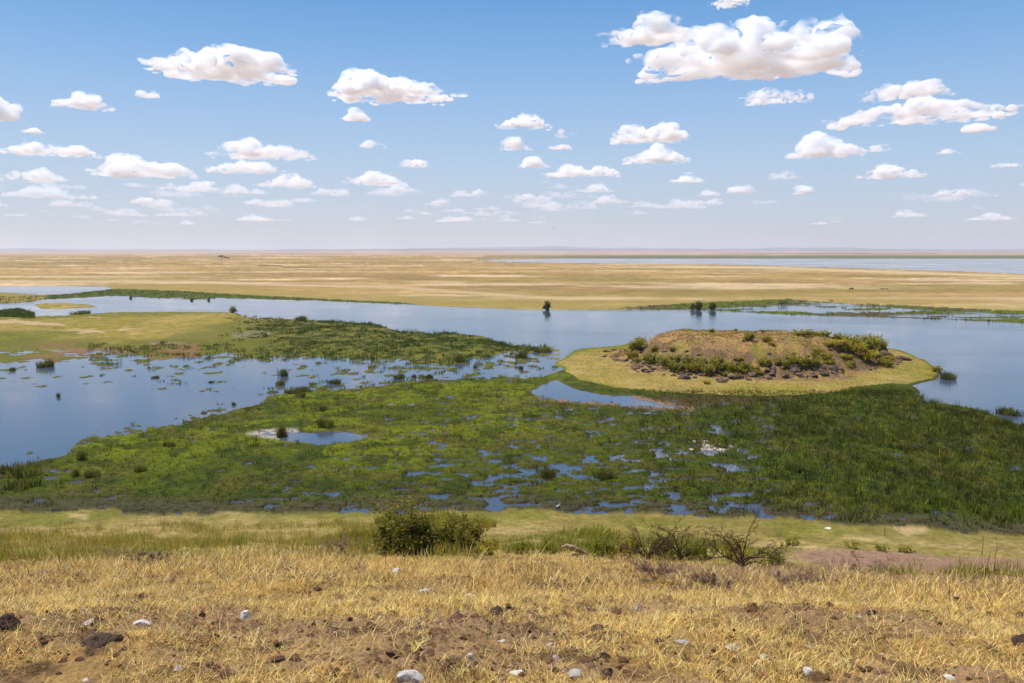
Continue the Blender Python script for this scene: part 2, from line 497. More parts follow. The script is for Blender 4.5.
GROUND = mat_ground()
GRASS = mat_leaf('grass_blades', 0.22, 0.5, 0.35)
LEAF = mat_leaf('leaves', 0.35, 0.55, 0.25, (1.25, 1.2, 1.0))
SHRUB = mat_leaf('shrub_leaves', 0.4, 0.55, 0.25, (1.9, 1.75, 1.2))
WATER = mat_water()
BARK = mat_plain('bark', (0.16, 0.11, 0.075))
DEADWOOD = mat_plain('dead_wood', (0.085, 0.048, 0.028))
GREYWOOD = mat_plain('weathered_wood', (0.30, 0.19, 0.12))
ROCK_DARK = mat_rock('lava_rock', (0.035, 0.023, 0.018), (0.20, 0.13, 0.085), 2.5)
ROCK_BROWN = mat_rock('brown_clod', (0.045, 0.02, 0.012), (0.21, 0.105, 0.05), 14)
ROCK_LAVA_NEAR = mat_rock('dark_rubble', (0.02, 0.013, 0.009), (0.12, 0.07, 0.042), 12)
ROCK_WHITE = mat_rock('pale_limestone', (0.26, 0.20, 0.15), (0.75, 0.70, 0.64), 11)

# ------------------------------------------------------------------ ground sheet
A = lambda *c: np.array(c, float)
TAN = A(0.350, 0.222, 0.080); TAN2 = A(0.235, 0.150, 0.050); PALE = A(0.52, 0.37, 0.21); OLIVE = A(0.21, 0.17, 0.032)
OLIVE_Y = A(0.22, 0.165, 0.035); MARSH = A(0.050, 0.064, 0.003); MARSH_L = A(0.108, 0.124, 0.003); DARKG = A(0.025, 0.036, 0.005)
MUD = A(0.085, 0.055, 0.035); PINKMUD = A(0.22, 0.13, 0.075); SOIL = A(0.27, 0.165, 0.078); SAND = A(0.56, 0.38, 0.20)
STRAW = A(0.36, 0.215, 0.065); PSOIL = A(0.27, 0.155, 0.10); PINK = A(0.40, 0.27, 0.20); BAND = A(0.11, 0.115, 0.05)


def mixc(c, col, m):
    return c * (1 - m[..., None]) + col * m[..., None]


def build_ground():
    rows_h = np.arange(700, 512, -1.0)
    # distance for hill rows
    dt = np.linspace(0, 61, 4000); zt = np.interp(dt / 61, PROF_D, PROF_Z)
    rt = project(np.zeros_like(dt[1:]), dt[1:], zt[1:])[1]
    d_h = np.interp(-rows_h, -rt, dt[1:])
    rows_p = np.arange(512, 251.2, -0.7)
    d_p = np.array([plane_pt(512, r)[1] for r in rows_p])
    D = np.unique(np.concatenate([np.linspace(0.4, d_h[0], 14)[:-1], d_h, d_p, np.linspace(42, 64, 60), [16000, 19000, 24000, 32000]]))
    ang = np.concatenate([np.linspace(-180, -44, 40)[:-1], np.linspace(-44, -38, 40)[:-1], np.linspace(-38, 38, 1120),
                          np.linspace(38, 44, 40)[1:], np.linspace(44, 180, 40)[1:-1]]) * pi / 180
    nd, na = len(D), len(ang)
    # forward distance D along the view, so rows stay rows inside the frame; plain radius elsewhere
    ca = np.cos(ang); R = np.where(ca > cos(44 * pi / 180), 1 / np.maximum(ca, 0.1), 1 / cos(44 * pi / 180))
    X = D[:, None] * (R * np.sin(ang))[None]; Y = D[:, None] * (R * np.cos(ang))[None]
    x = X.ravel(); y = Y.ravel()
    z, s, hillm, land, px, py, marsh, sd_w, sd_p, mr = ground_height(x, y, True)
    apx, apy = project(x, y, z)
    d = np.hypot(x, y)
    n_big = fbm(x, y, 60, 5, 101); n_med = fbm(x, y, 12, 4, 103); n_sm = fbm(x, y, 2.2, 4, 105); n_fine = fbm(x, y, 0.5, 3, 107)
    far = fbm(x * 0.30, y, 45, 6, 111, 0.62); far2 = fbm(x * 0.2, y, 240, 7, 113, 0.66); far3 = fbm(x * 0.35, y, 14, 4, 119, 0.65)
    # --- plain
    col = np.repeat(TAN[None], len(x), 0)
    col = mixc(col, TAN2, sstep(0.42, 0.62, far2) * 0.8)
    col = mixc(col, PALE, sstep(0.54, 0.70, far) * 0.75)
    col = mixc(col, OLIVE_Y, sstep(0.52, 0.66, fbm(x * 0.25, y, 70, 5, 117, .6)) * 0.65)
    far4 = fbm(x, y, 7, 4, 123, .65); far5 = fbm(x * .8, y, 55, 5, 125, .6)
    col = col * (0.62 + 0.76 * far4)[:, None] * (0.72 + .56 * far5)[:, None]
    col = col * (0.80 + 0.40 * far3)[:, None] * (0.80 + .4 * far2)[:, None]
    # bare pale belts
    col = mixc(col, PALE, np.exp(-((py - 284.5 + 4 * (n_big - .5)) / 1.6) ** 2) * sstep(0.40, 0.6, far3) * 0.8)
    col = mixc(col, PALE, np.exp(-((py - np.interp(px, [140, 400, 560], [282, 289, 300])) / 1.4) ** 2) * 0.55)
    col = mixc(col, PALE, np.exp(-((py - np.interp(px, [600, 760, 1024], [266.8, 267.6, 277])) / 1.3) ** 2) * sstep(600, 700, px) * 0.8)
    # dark brush line far left
    col = mixc(col, A(0.10, 0.06, 0.03), sdist(px, py, [(258, 266.2), (270, 265.6), (282, 266), (282, 267), (262, 267)], 3) > 0)
    bl = (np.abs(py - 268.2) < 0.7) & (px > 282) & (px < 350)
    col = mixc(col, A(0.13, 0.10, 0.035), bl * sstep(0.3, 0.5, far3) * 0.8)
    # pinkish haze painted into the colour of the farthest flats, green band of far papyrus
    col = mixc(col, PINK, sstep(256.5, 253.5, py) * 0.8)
    band = (py < 258.9) & (py > 255.4)
    col = mixc(col, BAND, band * sstep(430, 640, px) * 0.95)
    # green rim along the far bank of the channel
    top = np.interp(px, [30, 110, 180, 250, 400, 440, 600, 690, 790, 900, 1024], [297, 289, 291.5, 295.5, 302.5, 306.5, 309.2, 303.5, 300.5, 306.5, 312.5])
    rim = ((py > top + 0.8 * (far3 - .5)) & (py < 330) & (sd_w < 0.5))
    col = mixc(col, A(0.07, 0.085, 0.010), rim * (px < 415))
    rr = (sstep(600, 660, px) + 0 * px)
    col = mixc(col, A(0.085, 0.105, 0.008), rim * rr)
    col = mixc(col, MUD, rim * rr * sstep(0.55, 0.62, far3) * 0.8)
    yel = sstep(14, 1, top - py) * sstep(0.3, 0.6, n_med + 0.12)
    col = mixc(col, A(0.25, 0.185, 0.04), (py < top) * yel * 0.7 * ((px > 300) | (py > 284)))
    col = mixc(col, OLIVE_Y, (py > 290) & (py < 304) & (px < 46))
    # peninsula
    pm = ((sd_p > -8) | ((land > 0) & (sd_w > 0) & (py > 316))) & (py > 300) & (py < 400) & (px < 556) & (sd_w > -2) & ((py < 376) | (sd_w > 22))
    pc = np.repeat(A(0.225, 0.17, 0.030)[None], len(x), 0)
    pc = mixc(pc, A(0.29, 0.205, 0.058), sstep(0.4, 0.62, n_med) * 0.7 * sstep(330, 150, px))
    pc = mixc(pc, A(0.12, 0.115, 0.012), sstep(0.47, 0.62, fbm(x * .5, y, 30, 5, 121)) * 0.8)
    pc = pc * (0.65 + .7 * n_sm)[:, None] * (0.72 + .56 * fbm(x, y, 1.0, 3, 127))[:, None]
    for sp in ([(-5, 322), (40, 323), (66, 326.5), (60, 328), (20, 326), (-5, 326)], [(70, 332.5), (95, 333), (104, 335), (80, 335.5)],
               [(120, 331), (140, 331.5), (135, 333), (118, 333)], [(90, 318), (100, 318), (100, 319.5), (88, 319.5)]):
        pc = mixc(pc, A(0.42, 0.29, 0.145), sstep(-2.5, 2.5, sdist(px, py, sp, 2.5) + 14 * (n_sm - .5)) * .85)
    for sp in ([(150, 344), (185, 345), (175, 347), (152, 346.5)], [(232, 336), (260, 333), (275, 336), (262, 340), (235, 340)],
               [(40, 350), (100, 350), (92, 354), (60, 353)]):
        pc = mixc(pc, A(0.42, 0.37, 0.33), sstep(-1.5, 1.0, sdist(px, py, sp, 2.5) + 4 * (n_sm - .5)) * 0.9)
    gy = np.interp(px, [0, 160, 230, 300], [338, 342, 318, 316])
    pc = mixc(pc, A(0.10, 0.10, 0.014), sstep(-4, 8, py - gy + 26 * (n_med - .5)) * (.5 + .5 * n_sm))
    pc = mixc(pc, DARKG, sstep(0.47, 0.6, n_sm) * sstep(230, 300, px) * 0.8)
    pc = mixc(pc, A(0.19, 0.10, 0.045), sstep(0.5, 0.62, n_med) * sstep(342, 350, py) * (px < 200) * 0.8)
    pc = mixc(pc, DARKG, ((px < 34) & (py < 318.5)) * 1.0)
    pc = mixc(pc, A(0.09, 0.095, 0.01), sstep(-2, -6, sd_p))
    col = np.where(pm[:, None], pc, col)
    # island flats
    im = (px > 545) & (px < 950) & (py > 335) & (py < 398) & (~hillm)
    ic = np.repeat(A(0.24, 0.19, 0.035)[None], len(x), 0)
    ic = mixc(ic, A(0.16, 0.15, 0.018), sstep(14, 3, land + 8 * (n_sm - .5)) * .6)
    ic = mixc(ic, A(0.30, 0.21, 0.06), sstep(0.42, 0.6, n_med) * 0.8)
    ic = ic * (0.8 + 0.4 * n_sm)[:, None]
    ic = mixc(ic, A(0.13, 0.14, 0.01), sstep(6, 1, land + 3 * (n_sm - .5)))
    mcol = np.repeat(A(0.31, 0.185, 0.065)[None], len(x), 0)
    mcol = mixc(mcol, A(0.27, 0.165, 0.075), sstep(0.45, 0.6, fbm(x, y, 3, 4, 131)))
    mcol = mixc(mcol, A(0.21, 0.17, 0.03), sstep(0.55, 0.66, fbm(x, y, 4, 4, 133)) * 0.8)
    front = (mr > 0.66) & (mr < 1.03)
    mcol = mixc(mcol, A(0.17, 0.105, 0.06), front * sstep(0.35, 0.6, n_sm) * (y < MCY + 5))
    ic = mixc(ic, mcol, sstep(1.06, 0.98, mr + 0.1 * (n_sm - .5)))
    col = np.where(im[:, None], ic, col)
    # marsh
    mm = (py > 370) & (sd_w < 24) & (~im | (land < 3)) & (~pm)
    front_isl = np.interp(px, [556, 580, 610, 650, 700, 750, 800, 850, 900, 935], [366, 382, 388.5, 392, 395, 397, 396, 391.5, 386.5, 380])
    mm = (mm | (im & (py > front_isl))) & ~hillm
    mc = np.repeat(MARSH[None], len(x), 0)
    lt = sstep(650, 450, px) * sstep(500, 420, py)
    mc = mixc(mc, MARSH_L, np.clip(lt * (0.35 + 1.1 * sstep(0.4, 0.6, n_med)), 0, 1))
    mc = mixc(mc, DARKG, sstep(0.50, 0.62, n_sm) * 0.7)
    mc = mixc(mc, A(0.10, 0.075, 0.015), sstep(0.55, 0.66, fbm(x, y, 4, 4, 141)) * 0.35)
    mc = mixc(mc, MUD, sstep(2.5, 0.3, land) * 0.5) * (0.65 + 0.7 * n_fine)[:, None]
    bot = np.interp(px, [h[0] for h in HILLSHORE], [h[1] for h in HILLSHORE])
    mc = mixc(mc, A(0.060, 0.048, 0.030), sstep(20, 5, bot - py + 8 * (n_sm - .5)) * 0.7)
    sdC = sdist(px, py, W_C, 1.6); sdD = sdist(px, py, W_D, 1.6)
    mc = mixc(mc, PINKMUD, sstep(-7, -2, sdC + 4 * (n_sm - .5)) * (py > 396))
    mc = mixc(mc, A(0.40, 0.35, 0.29), 0.75 * sstep(-4, 1, sdist(px, py, [(248, 435), (266, 431), (296, 431), (298, 437), (280, 440), (262, 438)], 1.6) + 3 * (n_sm - .5)))
    mc = mixc(mc, A(0.07, 0.045, 0.015), sstep(-2, 2, sdist(px, py, [(636, 397), (700, 397.5), (800, 398), (790, 402), (740, 405), (690, 406)], 1.6) + 3 * (n_sm - .5)))
    wd = np.exp(-((px - 712) / 34) ** 2 - ((py - 450) / 10) ** 2)
    mc = mixc(mc, A(0.5, 0.42, 0.34), sstep(0.655, 0.69, n_fine * 0.45 + n_sm * .25 + wd * 0.30))
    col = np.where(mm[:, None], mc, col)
    # hill
    hc = np.repeat(SOIL[None], len(x), 0)
    hc = mixc(hc, STRAW, sstep(0.36, 0.56, fbm(x * 0.6, y, 1.1, 5, 159)) * 0.8)
    hc = mixc(hc, A(0.10, 0.052, 0.028), sstep(0.55, 0.68, fbm(x, y, 0.5, 4, 153)) * 0.7)
    low = A(0.235, 0.172, 0.048)
    lowc = np.repeat(low[None], len(x), 0)
    lowc = mixc(lowc, A(0.155, 0.145, 0.022), sstep(0.42, 0.6, fbm(x, y, 5, 4, 155)) * 0.8)
    lowc = mixc(lowc, A(0.33, 0.235, 0.09), sstep(0.56, 0.66, fbm(x * .5, y, 4, 4, 157)) * 0.8)
    lowc = lowc * (0.8 + 0.4 * n_fine)[:, None] * (0.7 + .6 * fbm(x, y, 2.0, 4, 159))[:, None]
    lowc = mixc(lowc, A(0.12, 0.085, 0.04), sstep(0.985, 1.0, s + .02 * (n_sm - .5)) * .8)
    lowc = mixc(lowc, A(0.15, 0.135, 0.022), sstep(0.90, 0.99, s) * 0.6 * n_sm * 1.6)
    rl = np.interp(apx, [0, 380, 600, 800, 1024], [560, 556, 556, 566, 574])
    hc = mixc(hc, lowc, sstep(rl + 6, rl - 6, apy + 8 * (n_sm - .5)))
    ps = sdist(apx, apy, [(775, 551), (830, 549), (900, 552), (960, 557), (1060, 560), (1300, 565), (1300, 590), (1060, 580), (960, 577), (900, 570), (820, 566)], 1.4)
    hc = mixc(hc, PSOIL, sstep(-4, 4, ps + 8 * (n_sm - .5)) * 0.9)
    for sp in ([(892, 524), (925, 527), (930, 533), (905, 535), (892, 529)], [(66, 513), (88, 514), (85, 519), (68, 518)]):
        hc = mixc(hc, SAND, sstep(-3, 3, sdist(apx, apy, sp, 2) + 12 * (n_sm - .5)) * 0.5)
    hc = hc * (0.85 + 0.3 * n_fine)[:, None]
    col = np.where(hillm[:, None], hc, col)
    # lake bed
    col = np.where(((land < 0) & ~hillm)[:, None], MUD * 0.9, col)
    V = np.stack([x, y, z], 1)
    centre = len(V)
    V = np.vstack([V, [[0, 0, gz(0.0, 0.0)]]]); col = np.vstack([col, SOIL[None]])
    i = np.arange(nd - 1)[:, None] * na; j = np.arange(na)[None]; j2 = (j + 1) % na
    F = np.stack([(i + j), (i + na + j), (i + na + j2), (i + j2)], -1).reshape(-1, 4)[:, ::-1]
    jj = np.arange(na)
    cap = np.stack([np.full(na, centre), (jj + 1) % na, jj], 1)
    me = mesh_from('ground', V, [F, cap], np.clip(col, 0, 1), True)
    o = link('ground', me, GROUND)
    tag(o, 'golden plain, marsh floor, low island and dry hillside in one sheet of ground', None, None, 'structure')


build_ground()

# water
wm = mesh_from('water', [(-2600, 40, 0), (2600, 40, 0), (2600, 2600, 0), (-2600, 2600, 0)], [[(0, 1, 2, 3)]])
tag(link('water', wm, WATER), 'blue lake and winding channel reflecting the sky', None, None, 'structure')


# far ridges
def build_hills():
    acc = Acc()
    for k, (yy, hmax, col, seed) in enumerate(((15500, 46, (0.10, 0.08, 0.09), 3), (21000, 120, (0.07, 0.065, 0.09), 9))):
        xs = np.linspace(-19000, 19000, 500)
        prof = fbm(xs, np.full_like(xs, seed * 31.0), 5200, 5, seed)
        h = hmax * np.clip((prof - 0.33) * 2.2, 0.06, 1.2)
        if k == 1:
            h = h + 55 * np.exp(-((xs - 8800) / 2600) ** 2)
        strips = [(-1200, 0.0), (-600, 0.45), (0, 1.0), (700, 0.7), (1600, 0.0)]
        V = []; n = len(xs)
        for dy, f in strips:
            V.append(np.stack([xs, yy + dy + 300 * np.sin(xs / 2500), h * f * (0.9 + 0.2 * fbm(xs, xs * 0 + dy, 900, 3, 5)) - (2 if f == 0 else 0)], 1))
        V = np.concatenate(V); F = []
        for r in range(len(strips) - 1):
            a = np.arange(n - 1) + r * n
            F.append(np.stack([a, a + 1, a + 1 + n, a + n], 1))
        acc.add(V, np.concatenate(F), col=col)
    tag(link('hills', acc.mesh('hills', True), GROUND), 'low lavender ridges along the horizon', None, None, 'structure')


build_hills()


# ------------------------------------------------------------------ stuff: grasses
def scatter(colr, rowr, n, dens=None, rng=RNG, hillside=True):
    """random points in plan whose image falls in the band; uniform in plan area"""
    pass


def pts_in(dmin, dmax, n, amax=0.78, rng=RNG):
    y = np.sqrt(rng.uniform(dmin ** 2, dmax ** 2, n)); x = rng.uniform(-amax, amax, n) * y
    return x, y


def cvar(base, n, v=0.2, rng=RNG):
    base = np.asarray(base, float)
    return np.clip(base * (1 + rng.normal(0, v, (n, 1))) * (1 + rng.normal(0, v * 0.3, (n, 3))), 0.003, 0.95)


def dry_grass():
    rng = np.random.default_rng(11)
    acc = Acc()
    # lying and half standing straw, dense near
    for dmin, dmax, n, hh, ww, lie in ((5.5, 12.5, 250000, 0.09, 0.0048, 0.955), (12.0, 28, 230000, 0.13, 0.008, 0.87),
                                       (5.5, 12.5, 30000, 0.13, 0.0048, 0.66), (11.5, 29, 100000, 0.19, 0.0088, 0.70)):
        amx = 1.35 if dmin < 6 else 0.95
        n = int(n * amx / .8 * (1.45 if dmin < 6 else 1.0)); x, y = pts_in(dmin - (2 if dmin < 6 else 0), dmax, n, amx, rng)
        cl = fbm(x * 0.6, y, 1.1, 5, 159); cl2 = fbm(x, y, 0.5, 3, 171)
        z = ground_height(x, y); ax, ay = project(x, y, z)
        lim = np.interp(ax, [0, 120, 300, 500, 700, 850, 1024], [566, 558, 556, 560, 562, 576, 578]) + 12 * (cl2 - .5) + 26 * (fbm(x, y, 3.5, 2, 175) - .5)
        p = np.clip(0.30 + 3.0 * (cl - 0.42) + 3.2 * (cl2 - .5), 0.24, 1)
        p = np.where(ay > 606, p * (1 - 0.45 * sstep(606, 625, ay) * sstep(.62, .40, cl)), p)
        p = np.where(ay < 610, np.maximum(p, 0.75 * sstep(620, 600, ay + 30 * (cl2 - .5)) * sstep(.3, .5, cl2)), p)
        soil = np.exp(-((ax - 500) / 210) ** 2 - ((ay - 640) / 22) ** 2) * 0.5 + np.exp(-((ax - 900) / 90) ** 2 - ((ay - 650) / 20) ** 2) * 0.35
        p = p * (1 - soil)
        if lie < 0.6:
            p = p * np.where(ay > 612, 0.5 * sstep(0.50, 0.6, cl2), 1.0)
        k = (rng.uniform(0, 1, n) < p) & (ay > lim)
        for (sx_, sy_, sr_, sn_) in STONES:
            if sn_ == 'dirt_clod' and sr_ < .05: continue
            u_ = (x - sx_) / (sr_ * 1.15); v_ = (y - sy_ + sr_ * 1.3) / (sr_ * 2.6 + .10)
            k &= ~((u_ * u_ + v_ * v_) < 1)
        x, y, z, ax, ay = x[k], y[k], z[k], ax[k], ay[k]; m = len(x)
        az = rng.uniform(0, 2 * pi, m)
        lean = np.clip(rng.normal(lie, 0.16 if lie < .8 else .07, m), 0.05, 0.999)
        h = hh * rng.lognormal(0, 0.45, m)
        # taller fringe along the brow of the slope
        if lie < 0.6:
            h = h * (0.55 + 1.5 * fbm(x, y, 0.9, 3, 173)) * (1 + 0.3 * sstep(600, 572, ay))
        c = cvar((0.84, 0.545, 0.145), m, 0.30, rng)
        t = rng.uniform(0, 1, m)[:, None]
        c = np.where(t < 0.22, cvar((0.22, 0.12, 0.05), m, 0.3, rng), c)
        c = np.where((t > 0.9), cvar((0.92, 0.74, 0.36), m, 0.05, rng), c)
        gr = (np.exp(-((ax - 760) / 110) ** 2 - ((ay - 578) / 14) ** 2) > rng.uniform(0, 1, m))[:, None]
        c = np.where(gr & (rng.uniform(0, 1, (m, 1)) < .6), cvar((0.36, 0.25, 0.17), m, 0.25, rng), c)
        P = np.stack([x, y, z - 0.006], 1)
        acc.add(*blades(P, h, ww * rng.uniform(0.6, 1.4, m), lean, az, c, rng=rng))
    o = link('dry_grass', acc.mesh('dry_grass'), GRASS)
    tag(o, 'golden dry straw and standing grass covering the near hillside', 'dry grass', None, 'stuff')


def green_grass():
    """yellow green grass belt below the brow and short turf down to the water"""
    rng = np.random.default_rng(12)
    acc = Acc()
    x, y = pts_in(15, 62, 340000, 0.90, rng)
    z, s, hillm = ground_height(x, y, True)[:3]
    ax, ay = project(x, y, z)
    n1 = fbm(x, y, 1.1, 4, 181); n2 = fbm(x, y, 4, 3, 183)
    top = np.interp(ax, [-100, 0, 120, 260, 380, 500, 600, 700, 800, 1024, 1200], [527, 528, 527, 524, 522, 541, 536, 537, 566, 574, 576])
    bot = np.interp(ax, [-100, 0, 120, 260, 380, 500, 600, 700, 800, 1024, 1200], [566, 566, 564, 558, 558, 556, 560, 566, 576, 592, 598])
    belt = (ay + 12 * (n2 - .5) > top) & (ay < bot) & ~((ax > 790) & (ax < 870))
    p = np.where(belt, 0.25 + 2.0 * (n1 - 0.38), 0.0)
    k = (rng.uniform(0, 1, len(x)) < p) & hillm
    x1, y1, z1, ax1, ay1, nn = x[k], y[k], z[k], ax[k], ay[k], n1[k]; m = len(x1)
    g = sstep(0.50, 0.68, n2[k] * .5 + nn * .5 + rng.normal(0, .08, m))[:, None] * .8
    g = np.maximum(g, sstep(480, 520, ax1)[:, None] * 0.9)
    c = (1 - g) * cvar((0.62, 0.47, 0.07), m, 0.22, rng) + g * cvar((0.20, 0.23, 0.018), m, 0.25, rng)
    c = np.where(rng.uniform(0, 1, (m, 1)) < 0.25, cvar((0.60, 0.43, 0.12), m, 0.25, rng), c)
    h = (0.05 + 0.85 * np.clip(nn - 0.38, 0, 1)) * rng.lognormal(0, 0.25, m) * (1 + 0.35 * sstep(20, 30, y1))
    acc.add(*blades(np.stack([x1, y1, z1 - 0.01], 1), h, 0.014 * rng.uniform(0.6, 1.5, m), np.clip(rng.normal(0.3, 0.15, m), 0.02, 0.9),
                    rng.uniform(0, 2 * pi, m), c, rng=rng))
    # short cropped turf between the belt and the water
    x, y = pts_in(24, 62, 150000, 0.80, rng)
    z, s, hillm = ground_height(x, y, True)[:3]
    ax, ay = project(x, y, z); n1 = fbm(x, y, 1.6, 4, 187)
    k = hillm & (s < 0.995) & (rng.uniform(0, 1, len(x)) < 0.2 + 1.6 * (n1 - .4))
    k &= ~((ay > np.interp(ax, [775, 900, 1060], [549, 552, 560])) & (ax > 785))
    x1, y1, z1 = x[k], y[k], z[k]; m = len(x1)
    c = cvar((0.30, 0.23, 0.05), m, 0.2, rng); t = rng.uniform(0, 1, (m, 1)); c = np.where(t < 0.30, cvar((0.19, 0.18, 0.03), m, 0.2, rng), c)
    acc.add(*blades(np.stack([x1, y1, z1 - 0.01], 1), 0.06 * rng.lognormal(0, .3, m), 0.022, np.clip(rng.normal(0.5, .2, m), .05, .95),
                    rng.uniform(0, 2 * pi, m), c, rng=rng))
    o = link('green_grass', acc.mesh('green_grass'), GRASS)
    tag(o, 'yellow green grass belt and cropped turf between the hill brow and the marsh', 'grass', None, 'stuff')


def tuft_blades(cx, cy, cz, nb, rad, h, w, c1, c2, rng, lean=0.3, z0=0.0):
    """nb blades round each centre; arrays"""
    n = len(cx)
    rr = np.repeat(np.broadcast_to(rad, n), nb) * np.sqrt(rng.uniform(0, 1, n * nb)); an = rng.uniform(0, 2 * pi, n * nb)
    P = np.stack([np.repeat(cx, nb) + rr * np.cos(an), np.repeat(cy, nb) + rr * np.sin(an), np.repeat(cz, nb) + z0], 1)
    hh = np.repeat(np.broadcast_to(h, n), nb) * rng.uniform(0.55, 1.15, n * nb)
    ln = np.clip(rng.normal(lean, 0.15, n * nb) * (0.4 + 0.8 * rr / (np.repeat(np.broadcast_to(rad, n), nb) + 1e-6)), 0.02, 0.95)
    g = rng.uniform(0, 1, (n, 1)); cc = np.repeat(c1 * (1 - g) + c2 * g, nb, 0)
    cc = np.clip(cc * (1 + rng.normal(0, 0.18, (n * nb, 1))), 0.004, 1)
    return blades(P, hh, np.repeat(np.broadcast_to(w, n), nb) * rng.uniform(.7, 1.3, n * nb), ln, an + rng.normal(0, .5, n * nb), cc,
                  tipcol=np.clip(cc * 1.6, 0, 1), rng=rng)


def marsh_vegetation():
    rng = np.random.default_rng(13)
    acc = Acc()
    # low floating mat plants
    x, y = pts_in(52, 150, 150000, 0.74, rng)
    z, s, hillm, land, px, py, marsh, sd_w, sd_p, mr = ground_height(x, y, True)
    n1 = fbm(x, y, 2.2, 4, 105); n2 = fbm(x, y, 9, 3, 191)
    ok = marsh & ~hillm & (land > 1.6) & (s > 1.0)
    dens = np.where(px > 640 + 60 * (n2 - .5), 0.75, 0.55) * (0.4 + 1.2 * n1)
    k = ok & (rng.uniform(0, 1, len(x)) < dens)
    x1, y1, z1, px1, py1 = x[k], y[k], z[k], px[k], py[k]; m = len(x1)
    lt = (sstep(640, 440, px1) * sstep(505, 420, py1))
    tone = np.clip(lt * 0.9 + rng.normal(0, .25, m), 0, 1)[:, None]
    c = (1 - tone) * cvar((0.060, 0.076, 0.004), m, .35, rng) + tone * cvar((0.142, 0.168, 0.003), m, .28, rng)
    c = np.where(rng.uniform(0, 1, (m, 1)) < 0.04, cvar((0.14, 0.09, 0.02), m, .2, rng), c)
    c = c * (0.30 + 1.15 * fbm(x1, y1, 1.8, 3, 193))[:, None]
    h = np.where(px1 > 640, 0.22, 0.12) * rng.lognormal(0, .35, m)
    h = h * (.5 + fbm(x1, y1, 1.1, 3, 195))
    V, F4, F3, cc = tuft_blades(x1, y1, z1, 4, 0.20, h, 0.05, c, c * 0.8, rng, 0.6)
    acc.add(V, F4, F3, cc)
    o = link('marsh_vegetation', acc.mesh('marsh_vegetation'), LEAF)
    tag(o, 'bright green low water plants matting the shallow marsh', 'marsh plants', None, 'stuff')


